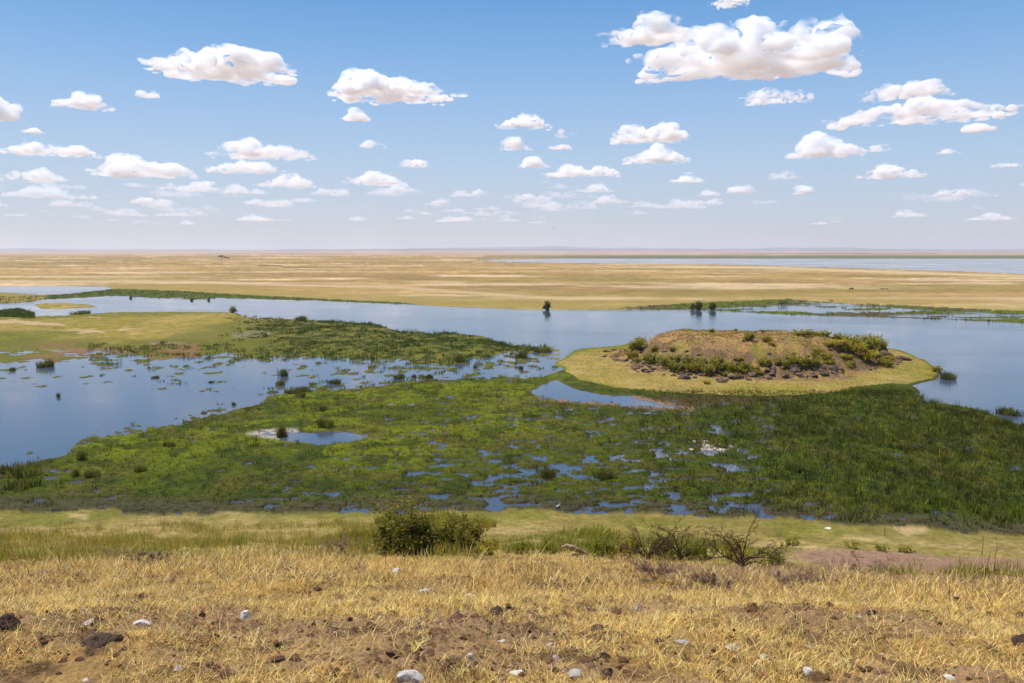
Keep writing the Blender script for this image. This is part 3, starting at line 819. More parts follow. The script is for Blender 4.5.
def reed_bed():
    rng = np.random.default_rng(14)
    acc = Acc()
    x, y = pts_in(52, 130, 42000, 0.76, rng)
    z, s, hillm, land, px, py, marsh, sd_w, sd_p, mr = ground_height(x, y, True)
    n1 = fbm(x, y, 3.0, 4, 201)
    right = sstep(600, 860, px + 90 * (n1 - .5)) * sstep(372, 384, py)
    left = 0.045 + 0.10 * (n1 > .55)
    dens = np.maximum(right * (0.25 + 1.6 * (n1 - .35)), left * (px < 700))
    dens = np.where((py > 505) & (px < 740), 0.02, dens)
    top = np.interp(px, [640, 740, 800, 850, 900, 1400], [412, 404, 398, 392, 388, 380])
    k = marsh & ~hillm & (land > -1) & (s > 1.01) & (rng.uniform(0, 1, len(x)) < dens) & ((px < 640) | (py > top))
    x1, y1, z1, px1 = x[k], y[k], z[k], px[k]; m = len(x1)
    n3 = fbm(x1, y1, 1.6, 3, 207)
    h = np.where(px1 > 640, 0.66, 0.40) * rng.lognormal(0, .3, m) * (0.1 + 1.8 * n3)
    c = cvar((0.055, 0.068, 0.006), m, .4, rng)
    c = np.where(rng.uniform(0, 1, (m, 1)) < 0.25, cvar((0.19, 0.17, 0.025), m, .2, rng), c)
    c = c * (0.25 + 1.6 * fbm(x1, y1, 2.6, 3, 209))[:, None]
    V, F4, F3, cc = tuft_blades(x1, y1, np.maximum(z1, 0) - .02, 12, 0.33, h, 0.035, c, c * 0.85, rng, 0.35)
    acc.add(V, F4, F3, cc)
    # dark reed thicket on the peninsula and the left edge
    x, y = pts_in(112, 290, 150000, 0.76, rng)
    z, s, hillm, land, px, py, marsh, sd_w, sd_p, mr = ground_height(x, y, True)
    n1 = fbm(x, y, 5, 4, 203)
    up = np.interp(px, [220, 300, 372, 400, 500], [317, 320, 325, 332, 340])
    zone = sstep(215, 300, px) * (py > up - 3) * (px < 555) * (0.12 + 1.7 * (n1 - .38))
    zone = np.maximum(zone, ((px < 34) & (py > 308) & (py < 319)) * 1.0)
    zone = np.maximum(zone, (py > 345) * (px > 90) * (px < 556) * 0.30 * ((n1 > .5) | (sd_p < -6)))
    k = (land > 0.2) & (py < 395) & (px < 556) & (sd_p > -60) & (sd_w > -2) & (rng.uniform(0, 1, len(x)) < zone)
    x1, y1, z1, px1 = x[k], y[k], z[k], px[k]; m = len(x1)
    edge = np.clip(1.2 - sd_p[k] / 12, 0.75, 1.2)
    h = 0.50 * rng.lognormal(0, .35, m) * edge * np.where(sd_p[k] < -5, .45, 1) 
    c = cvar((0.052, 0.075, 0.008), m, .35, rng)
    c = np.where(rng.uniform(0, 1, (m, 1)) < 0.2, cvar((0.15, 0.15, 0.03), m, .2, rng), c)
    V, F4, F3, cc = tuft_blades(x1, y1, np.maximum(z1, 0) - .02, 9, 0.55, h, 0.09, c, c * 0.9, rng, 0.35)
    acc.add(V, F4, F3, cc)
    # green rim reeds on the far bank
    x, y = pts_in(215, 420, 60000, 0.76, rng)
    z, s, hillm, land, px, py, marsh, sd_w, sd_p, mr = ground_height(x, y, True)
    topr = np.interp(px, [30, 110, 180, 250, 400, 440, 600, 690, 790, 900, 1024], [297, 289.5, 292, 296, 303, 306.5, 309.2, 304.5, 301, 307, 313])
    k = (py > topr) & (land > .2) & (sd_w < 1) & (py < 334) & ((px < 400) | (px > 610)) & (rng.uniform(0, 1, len(x)) < 0.30)
    x1, y1, z1 = x[k], y[k], z[k]; m = len(x1)
    c = cvar((0.09, 0.10, 0.014), m, .3, rng)
    V, F4, F3, cc = tuft_blades(x1, y1, z1, 6, 0.8, 0.5 * rng.lognormal(0, .3, m), 0.15, c, c * 0.9, rng, 0.4)
    acc.add(V, F4, F3, cc)
    o = link('reed_bed', acc.mesh('reed_bed'), LEAF)
    tag(o, 'dark green reeds and sedge standing in the marsh, on the peninsula and along the far bank', 'reeds', None, 'stuff')


def island_grass():
    rng = np.random.default_rng(15)
    acc = Acc()
    n = 90000
    x = rng.uniform(MCX - 36, MCX + 36, n); y = rng.uniform(MCY - 32, MCY + 30, n)
    z, s, hillm, land, px, py, marsh, sd_w, sd_p, mr = ground_height(x, y, True)
    front_isl = np.interp(px, [556, 580, 610, 650, 700, 750, 800, 850, 900, 935], [366, 382, 388.5, 392, 395, 397, 396, 391.5, 386.5, 380])
    n1 = fbm(x, y, 2.5, 4, 211)
    k = (land > 1) & (py < front_isl) & (px > 550) & (px < 945) & (rng.uniform(0, 1, n) < np.where(mr < 1, 0.25 + 1.3 * (n1 - .35), 0.35 * (n1 > .4)))
    x, y, z, mr, n1 = x[k], y[k], z[k], mr[k], n1[k]; m = len(x)
    c = cvar((0.38, 0.245, 0.07), m, .25, rng)
    c = np.where(rng.uniform(0, 1, (m, 1)) < np.where(mr < 1, 0.15, .45)[:, None], cvar((0.20, 0.18, 0.02), m, .2, rng), c)
    h = np.where(mr < 0.98, 0.22, 0.07) * rng.lognormal(0, .35, m)
    V, F4, F3, cc = tuft_blades(x, y, z, 5, 0.14, h, 0.035, c, c * 0.85, rng, 0.4)
    acc.add(V, F4, F3, cc)
    o = link('island_grass', acc.mesh('island_grass'), GRASS)
    tag(o, 'short golden grass covering the low island and its mound', 'grass', None, 'stuff')


def soil_crumbs():
    rng = np.random.default_rng(16); n = 24000
    x, y = pts_in(5.6, 15, n, 0.80, rng)
    z = ground_height(x, y)
    q = fbm(x, y, 1.2, 3, 221) + .15 * np.exp(-((x - 0) / 2.5) ** 2)
    k = rng.uniform(0, 1, n) < np.clip((q - .35) * 3, .1, 1); x, y, z = x[k], y[k], z[k]; n = len(x)
    B = np.array([(1, 0, 0), (-1, 0, 0), (0, 1, 0), (0, -1, 0), (0, 0, .9), (0, 0, -.8)], float)
    T = np.array([(0, 2, 4), (2, 1, 4), (1, 3, 4), (3, 0, 4), (2, 0, 5), (1, 2, 5), (3, 1, 5), (0, 3, 5)])
    r = 0.012 * rng.lognormal(0, .6, n); a = rng.uniform(0, 6.28, n)
    J = B[None] * (1 + rng.normal(0, .25, (n, 6, 3)))
    V = J * r[:, None, None] * np.array([1, .8, .7]); ca, sa = np.cos(a)[:, None], np.sin(a)[:, None]
    V = np.stack([V[..., 0] * ca - V[..., 1] * sa, V[..., 0] * sa + V[..., 1] * ca, V[..., 2]], -1) + np.stack([x, y, z + r * .25], 1)[:, None]
    t = rng.uniform(0, 1, (n, 1)); c = np.where(t < .9, cvar((0.20, 0.105, 0.052), n, .4, rng), cvar((0.50, 0.42, 0.33), n, .2, rng))
    acc = Acc(); acc.add(V.reshape(-1, 3), F3=(T[None] + np.arange(n)[:, None, None] * 6).reshape(-1, 3)); acc.C.append(np.repeat(c, 6, 0))
    tag(link('soil_crumbs', acc.mesh('soil_crumbs'), GROUND), 'loose brown crumbs and grit lying among the straw', 'soil crumbs', None, 'stuff')


STONES = []
soil_crumbs(); green_grass(); marsh_vegetation(); reed_bed(); island_grass()


# ------------------------------------------------------------------ rocks
def ico(sub):
    import bmesh
    bm = bmesh.new(); bmesh.ops.create_icosphere(bm, subdivisions=sub, radius=1.0)
    V = np.array([v.co[:] for v in bm.verts]); F = np.array([[v.index for v in f.verts] for f in bm.faces]); bm.free()
    return V, F


ICO3 = ico(4); ICO2 = ico(3)


def rock_mesh(seed, shape=(1, 0.8, 0.6), rough=0.35, base=ICO2, mat=None):
    rng = np.random.default_rng(seed)
    V, F = base; V = V.copy()
    for k in range(11):                       # planar cuts give angular faces
        nrm = rng.normal(0, 1, 3); nrm /= np.linalg.norm(nrm); dcut = rng.uniform(0.55, 0.9)
        t = V @ nrm - dcut; V = V - np.outer(np.clip(t, 0, None), nrm) * 0.92
    n = fbm3(V + seed * 3.1, 0.55, 4, seed) - 0.5
    V = V * (1 + rough * n)[:, None]
    V = V * np.array(shape)
    V[:, 2] = np.where(V[:, 2] < -0.3 * shape[2], -0.3 * shape[2] + (V[:, 2] + 0.3 * shape[2]) * 0.3, V[:, 2])
    me = mesh_from('rock', V, [F], None, False)
    if mat: me.materials.append(mat)
    return me


def put_rock(name, me, col, row, wpx, label, cat, group, rng, flat=1.0, sink=0.12):
    x, y, z = hit(col, row)
    depth = y * cT - (z - H) * sT
    r = wpx / FPX * depth / 2
    if name != 'boulder': STONES.append((x, y, r, name))
    o = link(name, me, None, None, (x, y, z + r * (0.22 * flat) - r * sink * 0.5), (rng.uniform(-.15, .15), rng.uniform(-.15, .15), rng.uniform(-0.5, .5)), (r, r, r * flat))
    return tag(o, label, cat, group)


def foreground_stones():
    rng = np.random.default_rng(21)
    white = [rock_mesh(300 + i, (1, .8, .72), .35, ICO3, ROCK_WHITE) for i in range(5)]
    dark = [rock_mesh(320 + i, (1, .8, .75), .55, ICO3, ROCK_LAVA_NEAR) for i in range(4)]
    brown = [rock_mesh(340 + i, (1, .85, .65), .6, ICO3, ROCK_BROWN) for i in range(6)]
    G = 'pale stones lying in the dry grass'
    W = [(141, 624, 18, 'smooth white stone right of the big dark rubble lump', 0.75),
         (246, 619, 18, 'pointed pale grey stone standing alone in the left straw', 1.25),
         (87, 624, 20, 'weathered beige stone just above the big dark rubble lump', 0.7),
         (396, 572, 12, 'small white stone highest up the slope in the tall straw', 1.0),
         (424, 592, 14, 'pale stone half hidden in straw below the small white one', 0.7),
         (410, 680, 30, 'large rounded beige stone cut by the bottom edge, left of centre', 0.9),
         (471, 658, 12, 'whitish chip between two brown clods at bottom centre', 1.0),
         (517, 674, 17, 'white and dark mottled stone near the bottom centre', 0.9),
         (575, 673, 20, 'flat cream oval stone at bottom centre', 0.55),
         (682, 643, 16, 'mottled white stone alone in straw right of centre', 0.75),
         (765, 658, 14, 'bright white stone left of the pair near the bottom right', 0.8),
         (809, 673, 18, 'largest bright white stone near the bottom right', 0.85),
         (501, 641, 10, 'thin pale chip on bare soil at centre', 0.5),
         (550, 645, 10, 'small cream chip right of the thin pale one', 0.7),
         (953, 678, 18, 'flat greyish slab stone near the bottom right corner', 0.4),
         (470, 596, 13, 'pale crumbly stone on the straw edge at centre', 0.5),
         (85, 680, 20, 'pale flat stone at the bottom edge on the left', 0.35),
         (828, 529, 7, 'small grey stone on the turf near the marsh edge', 0.9)]
    for i, (c, r, w, lab, fl) in enumerate(W):
        put_rock('pale_stone', white[i % 5], c, r, w, lab, 'stone', G, rng, fl, 0.55)
    D = [(103, 645, 36, 'largest dark brown rubble lump on the left with straw in front', 0.75),
         (5, 628, 34, 'dark rubble lump cut by the left edge of the photo', 0.95),
         (496, 611, 13, 'blackest round rubble lump at centre', 0.9),
         (598, 630, 16, 'dark cracked lump with a pale chip right of centre', 0.8),
         (422, 629, 13, 'dark lump at the head of a bare soil patch', 0.7),
         (872, 614, 12, 'dark lump on the straw below the green strip', 0.8),
         (1020, 641, 22, 'dark brown lump touching the right edge, lower of two', 0.7),
         (1022, 617, 12, 'dark brown lump touching the right edge, upper of two', 0.9),
         (605, 658, 12, 'dark upright lump above the bottom clods right of centre', 1.0),
         (607, 674, 13, 'dark lump at the bottom edge right of centre', 1.0)]
    for i, (c, r, w, lab, fl) in enumerate(D):
        put_rock('dark_rubble_lump', dark[i % 4], c, r, w, lab, 'rock', 'dark rubble lumps on the near slope', rng, fl)
    B = [(317, 590, 10), (80, 660, 10), (64, 662, 12), (278, 660, 15), (295, 660, 13), (228, 673, 18), (244, 668, 10), (276, 631, 8), (265, 637, 8),
         (370, 610, 9), (362, 608, 8), (393, 603, 8), (372, 600, 8), (429, 652, 14), (431, 655, 9), (396, 656, 9), (415, 653, 9), (440, 660, 10), (445, 668, 12),
         (441, 671, 11), (475, 616, 10), (483, 632, 7), (565, 616, 12), (582, 607, 14), (590, 610, 12), (530, 615, 11), (528, 600, 10), (543, 608, 7),
         (550, 662, 10), (585, 662, 16), (592, 666, 14), (660, 640, 10), (663, 647, 10), (655, 637, 8), (702, 582, 12), (673, 587, 8), (745, 596, 10),
         (800, 610, 14), (798, 602, 10), (829, 635, 8), (834, 610, 9), (860, 669, 10), (877, 674, 12), (825, 676, 10), (880, 616, 7), (505, 650, 9),
         (511, 651, 8), (340, 664, 7), (333, 661, 8), (170, 582, 9), (147, 590, 9), (80, 576, 9), (15, 560, 7), (690, 612, 10), (700, 617, 9), (615, 612, 14), (640, 608, 9),
         (460, 649, 8), (485, 668, 9), (474, 672, 8), (520, 661, 7), (650, 667, 8), (718, 661, 8), (735, 640, 6), (925, 648, 7), (947, 641, 6), (990, 622, 7),
         (210, 664, 8), (120, 665, 9), (22, 668, 8), (188, 643, 6), (350, 640, 6), (325, 621, 6), (558, 671, 9), (570, 658, 8), (628, 672, 8), (395, 640, 5)]
    for i, (c, r, w) in enumerate(B):
        put_rock('dirt_clod', brown[i % 6], c, r, w, 'reddish brown dirt clod half buried in straw and soil on the near slope', 'dirt clod',
                 'brown clods scattered on the near slope', rng, rng.uniform(.6, .95), 0.5)
    for i in range(110):
        c = rng.normal(500, 230) if i % 3 else rng.uniform(0, 1024); r = 682 - abs(rng.normal(0, 34))
        if not (0 < c < 1024) or r < 596: continue
        put_rock('dirt_clod', brown[i % 6], c, r, rng.uniform(5, 10) * (.7 + .5 * (r - 596) / 86), 'reddish brown dirt clod half buried in straw and soil on the near slope', 'dirt clod',
                 'brown clods scattered on the near slope', rng, rng.uniform(.6, .95), 0.5)


def island_rocks():
    rng = np.random.default_rng(22)
    ms = [rock_mesh(400 + i, (1, .8, .62), .4, ICO2, ROCK_DARK) for i in range(8)]
    n = 0; tries = 0
    while n < 285 and tries < 5000:
        tries += 1
        col = rng.uniform(606, 905) if rng.uniform() < .6 else rng.uniform(604, 705)
        base = np.interp(col, [605, 640, 690, 760, 830, 880, 905], [360, 377, 384, 384, 379, 372, 366])
        thick = np.interp(col, [605, 640, 700, 760, 830, 905], [18, 32, 28, 26, 20, 12])
        u = abs(rng.normal(0, .45))
        if u > 1.1: continue
        row = base - 3 - thick * u
        x, y, z = hit(col, row)
        if mound_r(np.array([x]), np.array([y]))[0] > 1.12: continue
        if fbm(np.array([x]), np.array([y]), 5, 2, 9)[0] < 0.40 and rng.uniform() < .75: continue
        r = 0.36 * rng.lognormal(0, .5); r = min(r, 1.0)
        if col < 640: r *= .75
        o = link('lava_rock', ms[n % 8], None, None, (x, y, z + r * .15), (rng.uniform(-.3, .3), rng.uniform(-.3, .3), rng.uniform(0, 6.28)), (r, r, r * rng.uniform(.6, 1)))
        tag(o, 'grey brown lava rock in the rubble belt round the foot of the grassy mound', 'rock', 'rubble belt of the island mound')
        n += 1
    for (c, r, w, lab, fl) in ((887, 357, 14, 'tall black boulder at the right brow of the island mound', 1.3), (903, 360, 16, 'rounded black boulder right of the tall one on the island', .8),
                               (606, 352, 8, 'dark boulder alone at the left end of the rubble belt', 1.0), (735, 378, 16, 'largest dark boulder low on the front of the mound', .8),
                               (722, 382, 13, 'second dark boulder left of the largest one on the mound front', .7), (752, 376, 12, 'dark boulder right of the largest one on the mound front', .8),
                               (684, 379, 16, 'pale grey boulder near the left end of the belt', .8)):
        put_rock('boulder', ms[int(c) % 8], c, r, w, lab, 'boulder', 'boulders of the island mound', rng, fl)


foreground_stones(); dry_grass(); island_rocks()


# ------------------------------------------------------------------ shrubs
def leaf_quads(P, size, col, rng, stretch=1.6):
    n = len(P)
    a = rng.normal(0, 1, (n, 3)); a /= np.linalg.norm(a, axis=1)[:, None]
    b = np.cross(a, rng.normal(0, 1, (n, 3))); b /= np.linalg.norm(b, axis=1)[:, None] + 1e-9
    s = (size * rng.uniform(.6, 1.3, n))[:, None]
    V = np.stack([P - a * s * stretch * .5, P + b * s * .35, P + a * s * stretch * .5, P - b * s * .35], 1).reshape(-1, 3)
    F = np.arange(n * 4).reshape(-1, 4)
    return V, F, np.repeat(col, 4, 0)


def shrub_meshes(seed, rx, rz, nclump, nleaf, leaf, c1, c2, ry=None):
    """foliage and branches of a shrub standing on z=0, height about rz*2*0.9"""
    rng = np.random.default_rng(seed); ry = ry or rx
    fol = Acc(); br = Acc()
    lob = []
    for k in range(8):
        a_ = rng.uniform(0, 2 * pi); q_ = rng.uniform(.15, .72); lob.append((cos(a_) * q_ * rx, sin(a_) * q_ * ry, rz * rng.uniform(.35, 1.25) * (1.15 - .6 * q_), rng.uniform(.28, .5)))
    for k in range(nclump):
        v = rng.normal(0, 1, 3); v /= np.linalg.norm(v); L_ = lob[k % 8]; r = rng.uniform(0.3, 1.0) ** .5 * L_[3]
        p = np.array([L_[0] + v[0] * rx * r, L_[1] + v[1] * ry * r, L_[2] + v[2] * r * rz * 1.1])
        p[2] = max(p[2], rz * .15)
        cr = rng.uniform(.10, .34) * min(rx, rz * 1.2)
        n = int(nleaf * rng.uniform(.6, 1.3))
        q = rng.normal(0, 1, (n, 3)); q /= np.linalg.norm(q, axis=1)[:, None]; q *= (rng.uniform(0.15, 1, n) ** .5)[:, None] * cr * np.array([1.1, 1.1, .8])
        P = p + q; P[:, 2] = np.maximum(P[:, 2], 0.01)
        g = rng.uniform(); c = cvar(np.array(c1) * (1 - g) + np.array(c2) * g, n, .2, rng)
        fol.add(*leaf_quads(P, leaf, c, rng)[:2], col=None)
        fol.C.append(np.repeat(c, 4, 0))
        if k % 2 == 0:
            mid = p * np.array([.45, .45, .5]) + rng.normal(0, .05, 3) * rx
            V, F = tube([np.array([rng.normal(0, .04) * rx, rng.normal(0, .04) * rx, -.05]), mid, p], [rx * .035, rx * .022, rx * .008], 4)
            br.add(V, F, col=(0.16, 0.11, 0.07))
    # a few stray shoots
    for k in range(nclump):
        an = rng.uniform(0, 2 * pi); e = np.array([cos(an) * rx * rng.uniform(.2, 1), sin(an) * ry * rng.uniform(.2, 1), rz * rng.uniform(1.0, 2.05)])
        s = e * np.array([.5, .5, .45])
        t = rng.uniform(0, 1, (nleaf // 4 + 3, 1)); P = s + (e - s) * t + rng.normal(0, leaf * .7, (len(t), 3))
        c = cvar(c2, len(t), .2, rng); fol.add(*leaf_quads(P, leaf, c, rng)[:2], col=None); fol.C.append(np.repeat(c, 4, 0))
    return fol.mesh('foliage'), br.mesh('branches')


def shrub(name, meshes, loc, label, cat, group=None, s=(1, 1, 1), rz=0, parts=True):
    if parts:
        t = bpy.data.objects.new(name, None); C.objects.link(t); t.location = loc; t.scale = s; t.rotation_euler = (0, 0, rz)
        link('foliage', meshes[0], SHRUB, t); link('branches', meshes[1], BARK, t)
    else:
        t = link(name, meshes[0], SHRUB, None, loc, (0, 0, rz), s)
    return tag(t, label, cat, group)


def px_size(x, y, z, px):
    return px / FPX * (y * cT - (z - H) * sT)


# the near bushes below the brow
for (c, r, wpx, hpx, seed, lab) in ((406, 552, 72, 49, 501, 'round dark green leafy bush on the slope left of centre'),
                                    (458, 553, 66, 37, 502, 'lower olive green bush joined to the right side of the round one')):
    x, y, z = hit(c, r)
    w = px_size(x, y, z, wpx) / 2; h = px_size(x, y, z, hpx) / 1.8
    ms = shrub_meshes(seed, w, h, 150, 110, 0.05, (0.05, 0.055, 0.010), (0.13, 0.125, 0.022) if seed == 501 else (0.14, 0.13, 0.025), ry=w * .8)
    shrub('leafy_bush', ms, (x, y, z - .05), lab, 'bush', 'green bushes below the brow of the hill')

def tuft_clump(seed):
    rng = np.random.default_rng(seed); k = 60; an = rng.uniform(0, 6.28, k); rr = rng.uniform(0, 1, k) ** .6 * .95; acc = Acc()
    V, F4, F3, cc = tuft_blades(np.cos(an) * rr, np.sin(an) * rr, np.zeros(k) - .03, 26, .16, rng.uniform(.5, 1, k), .022, cvar((0.42, 0.33, 0.05), k, .2, rng), cvar((0.20, 0.20, 0.02), k, .2, rng), rng, .35)
    acc.add(V, F4, F3, cc); return acc.mesh('grass_clump')


SCR = [shrub_meshes(550 + i, .8, .32, 50, 60, 0.045, (0.06, 0.075, 0.010), b) for i, b in enumerate(((0.15, 0.16, 0.02), (0.26, 0.22, 0.04), (0.30, 0.25, 0.04)))]
for i, (c, r, wpx, hpx, k, lab) in enumerate((
    (487, 554, 36, 18, 1, 'low scrub joining the green bushes on their right side'), (520, 553, 34, 15, 0, 'low green scrub left of the fallen grey wood'), (548, 554, 26, 18, 0, 'green scrub touching the left end of the fallen wood'),
    (601, 555, 34, 20, 0, 'green scrub right of the fallen grey wood'), (630, 556, 34, 24, 1, 'olive scrub at the left edge of the thorn thicket'), (664, 557, 36, 24, 0, 'green scrub behind the upright thorn twigs'),
    (697, 559, 38, 22, 0, 'green scrub in the middle of the thorn thicket'), (736, 561, 36, 20, 1, 'olive scrub behind the arching thorn bush'), (770, 562, 34, 16, 0, 'green leafy scrub at the foot of the arching thorn branches'),
    (440, 526, 54, 16, 2, 'yellow green tall grass clump behind the round bush'), (478, 528, 34, 14, 2, 'yellow green tall grass clump right of the one behind the round bush'), (385, 524, 22, 10, 2, 'small yellow grass clump left behind the round bush'),
    (590, 538, 60, 12, 2, 'long yellowish grass clump on the turf behind the fallen wood'), (360, 545, 44, 18, 2, 'yellowish scrub left of the round bush'))):
    x, y, z = hit(c, r); w_ = px_size(x, y, z, wpx) / 1.55
    if k == 2:
        me = tuft_clump(560 + i); me.materials.append(GRASS)
        tag(link('grass_clump', me, None, None, (x, y, z - .03), (0, 0, 0), (w_ * .75, w_ * .55, px_size(x, y, z, hpx) / .9)), lab, 'grass clump', 'low scrub below the brow of the hill')
        continue
    shrub('low_scrub', SCR[k], (x, y, z - .03), lab, 'scrub', 'low scrub below the brow of the hill', s=(w_, w_ * .8, px_size(x, y, z, hpx) / .62), rz=i * 1.1, parts=False)

# small green shrubs on the right hand slope
gm = shrub_meshes(510, .5, .2, 26, 60, 0.03, (0.09, 0.12, 0.02), (0.20, 0.20, 0.04))
for (c, r, wpx, hpx, lab) in ((853, 549, 30, 9, 'low green shrub, left of three in a row on the turf'), (881, 551, 20, 9, 'low green shrub, middle of three in a row on the turf'),
                              (906, 553, 20, 9, 'low green shrub, right of three in a row on the turf'), (790, 545, 34, 10, 'low dark green shrub by the tips of the thorny branches')):
    x, y, z = hit(c, r)
    shrub('low_shrub', gm, (x, y, z - .02), lab, 'shrub', 'low green shrubs on the right hand turf', s=(px_size(x, y, z, wpx) / 1.0, px_size(x, y, z, wpx) * .8, px_size(x, y, z, hpx) / .38), rz=c % 6)

# island bushes
im_ = [shrub_meshes(520 + i, 1.0, .5, 34, 60, 0.11, a, b) for i, (a, b) in enumerate(
    (((0.09, 0.10, 0.02), (0.17, 0.16, 0.03)), ((0.10, 0.10, 0.015), (0.18, 0.165, 0.022)), ((0.14, 0.13, 0.015), (0.24, 0.20, 0.022))))]
IB = [  # col, row(base), width px, height px, kind
    (638, 352, 26, 14, 0, 'dark'), (650, 362, 22, 10, 0, 'dark'), (632, 358, 18, 8, 1, ''), (664, 366, 22, 10, 0, ''), (640, 345, 16, 8, 1, ''), (655, 352, 14, 7, 0, ''),
    (676, 371, 24, 11, 0, ''), (693, 372, 22, 11, 1, ''), (707, 375, 22, 12, 0, ''), (722, 373, 24, 13, 0, ''), (736, 373, 20, 11, 1, ''), (745, 370, 16, 9, 0, ''),
    (700, 366, 22, 10, 0, ''), (716, 364, 20, 9, 1, ''), (688, 364, 16, 8, 0, ''),
    (750, 341, 22, 10, 0, 'top'), (766, 342, 16, 7, 1, 'top'), (764, 366, 18, 9, 1, ''), (778, 364, 12, 7, 1, ''), (797, 365, 26, 11, 1, ''), (812, 366, 22, 10, 1, ''),
    (785, 367, 14, 8, 1, ''), (826, 360, 18, 8, 2, ''), (840, 348, 26, 9, 2, ''), (855, 354, 28, 12, 2, ''), (868, 362, 24, 12, 2, ''), (866, 350, 30, 14, 1, ''),
    (880, 352, 22, 14, 0, ''), (851, 345, 26, 10, 1, ''), (872, 344, 22, 10, 1, ''), (838, 340, 20, 7, 1, ''), (820, 336, 26, 6, 1, 'top'), (802, 335, 26, 6, 1, 'top'), (828, 347, 16, 6, 2, ''),
    (712, 332, 10, 4, 0, 'top'), (736, 331, 5, 3, 0, 'top'), (762, 332, 5, 3, 0, 'top'), (772, 345, 10, 4, 2, ''), (884, 366, 18, 9, 1, ''), (936, 372, 13, 7, 2, 'tip'),
    (672, 350, 10, 4, 1, ''), (818, 353, 14, 5, 2, ''), (850, 366, 14, 6, 1, ''), (707, 384, 10, 4, 1, '')]
def side(c):
    return 'left part' if c < 680 else 'middle' if c < 790 else 'right part'
for i, (c, r, wp, hp, k, tg) in enumerate(IB):
    x, y, z = hit(c, r)
    if tg == 'top': lab = None
    tone = ('dark green', 'mid green', 'yellow green')[k]
    if tg == 'tip': lab = 'small yellowish bush alone at the right tip of the island'
    elif c == 638: lab = 'tallest dark green bush at the left end of the mound'
    elif c == 750: lab = 'lone dark green bush standing on top of the mound'
    elif c == 766: lab = 'smaller green bush right of the lone one on top of the mound'
    elif c == 712: lab = 'tiny dark bush on the skyline crest of the mound, left of centre'
    elif tg == 'top': lab = 'low green bush on the back crest of the island mound'
    else: lab = '%s bush on the front slope of the island mound, %s' % (tone, side(c))
    s_ = px_size(x, y, z, wp) / 2.1
    shrub('island_bush', im_[k], (x, y, z - .08), lab, 'bush', 'bushes on the island mound', s=(s_, s_ * .9, px_size(x, y, z, hp) / .95), rz=i * 1.3, parts=False)

rng_ = np.random.default_rng(77)
for i in range(46):
    u = rng_.uniform()
    if u < .5: c = rng_.uniform(630, 760); r = np.interp(c, [630, 700, 760], [357, 374, 374]) + rng_.normal(0, 4)
    elif u < .85: c = rng_.uniform(800, 890); r = np.interp(c, [800, 850, 890], [360, 352, 360]) + rng_.normal(0, 6)
    else: c = rng_.uniform(660, 860); r = rng_.uniform(338, 366)
    x, y, z = hit(c, r)
    if mound_r(np.array([x]), np.array([y]))[0] > 1.0: continue
    wp = rng_.uniform(6, 15); s_ = px_size(x, y, z, wp) / 2
    shrub('island_bush', im_[i % 3], (x, y, z - .06), 'small low scrub bush filling gaps between the larger bushes on the island mound', 'bush', 'small scrub on the island mound',
          s=(s_, s_, px_size(x, y, z, wp * .36) / .95), rz=i * 1.3, parts=False)

# bushes by the far bank and the plain
fm = shrub_meshes(540, 1.0, .55, 46, 90, 0.10, (0.05, 0.06, 0.014), (0.09, 0.095, 0.02))
fg = shrub_meshes(541, 1.0, .55, 40, 60, 0.09, (0.13, 0.13, 0.06), (0.20, 0.19, 0.10))
FB = ((547.5, 310.0, 8.5, 10, fm, 'squarish dark bush standing at the water edge of the far bank'), (693, 309.6, 6, 7, fm, 'smallest of the three dark bushes on the green far bank'),
      (699, 309.8, 9, 9.5, fm, 'rounded dark bush, middle of three on the green far bank'), (713, 309.8, 9, 8.5, fm, 'dark bush, rightmost of three on the green far bank'),
      (233, 312.5, 8, 8, fg, 'greyish leafless looking bush at the head of the peninsula'), (192, 300.5, 3.6, 2.8, fm, 'small dark bush in the left channel shallows, left of a pair'),
      (209, 300.5, 3.2, 2.8, fm, 'small dark bush in the left channel shallows, right of a pair'), (131, 298.5, 3, 2.4, fm, 'tiny dark shrub on the green strip of the left channel'))
for (c, r, wp, hp, ms, lab) in FB:
    x, y, z = hit(c, r); s_ = px_size(x, y, z, wp) / 2
    shrub('bank_bush', ms, (x, y, z - .1), lab, 'bush', 'lone bushes along the channel', s=(s_, s_, px_size(x, y, z, hp) / 1.1))

# distant acacias on the plain
def acacia(loc, h, w, seed, label):
    t = bpy.data.objects.new('acacia_tree', None); C.objects.link(t); t.location = loc
    rng = np.random.default_rng(seed); a = Acc(); b = Acc()
    V, F = tube([(0, 0, -.2), (.1 * h * .2, 0, h * .3), (0, .05 * h, h * .55)], [.05 * h, .04 * h, .025 * h], 7); a.add(V, F, col=(.12, .09, .06))
    for k in range(26):
        an = rng.uniform(0, 6.28); rr = w * .5 * math.sqrt(rng.uniform()); p = np.array([cos(an) * rr, sin(an) * rr, h * (0.72 + .2 * (1 - (rr / (w * .5)) ** 2)) + rng.normal(0, .03) * h])
        if k % 2 == 0:
            V, F = tube([(0, .03 * h, h * .5), p * [.5, .5, 1] - [0, 0, .12 * h], p], [.022 * h, .014 * h, .006 * h], 4); a.add(V, F, col=(.12, .09, .06))
        n = 60; P = p + rng.normal(0, 1, (n, 3)) * [w * .08, w * .08, h * .045]
        c = cvar((0.055, 0.06, 0.025), n, .2, rng); V, F, cc = leaf_quads(P, .5, c, rng); b.add(V, F); b.C.append(cc)
    link('trunk', a.mesh('trunk'), BARK, t); link('crown', b.mesh('crown'), LEAF, t)
    tag(t, label, 'tree', 'distant trees on the plain')
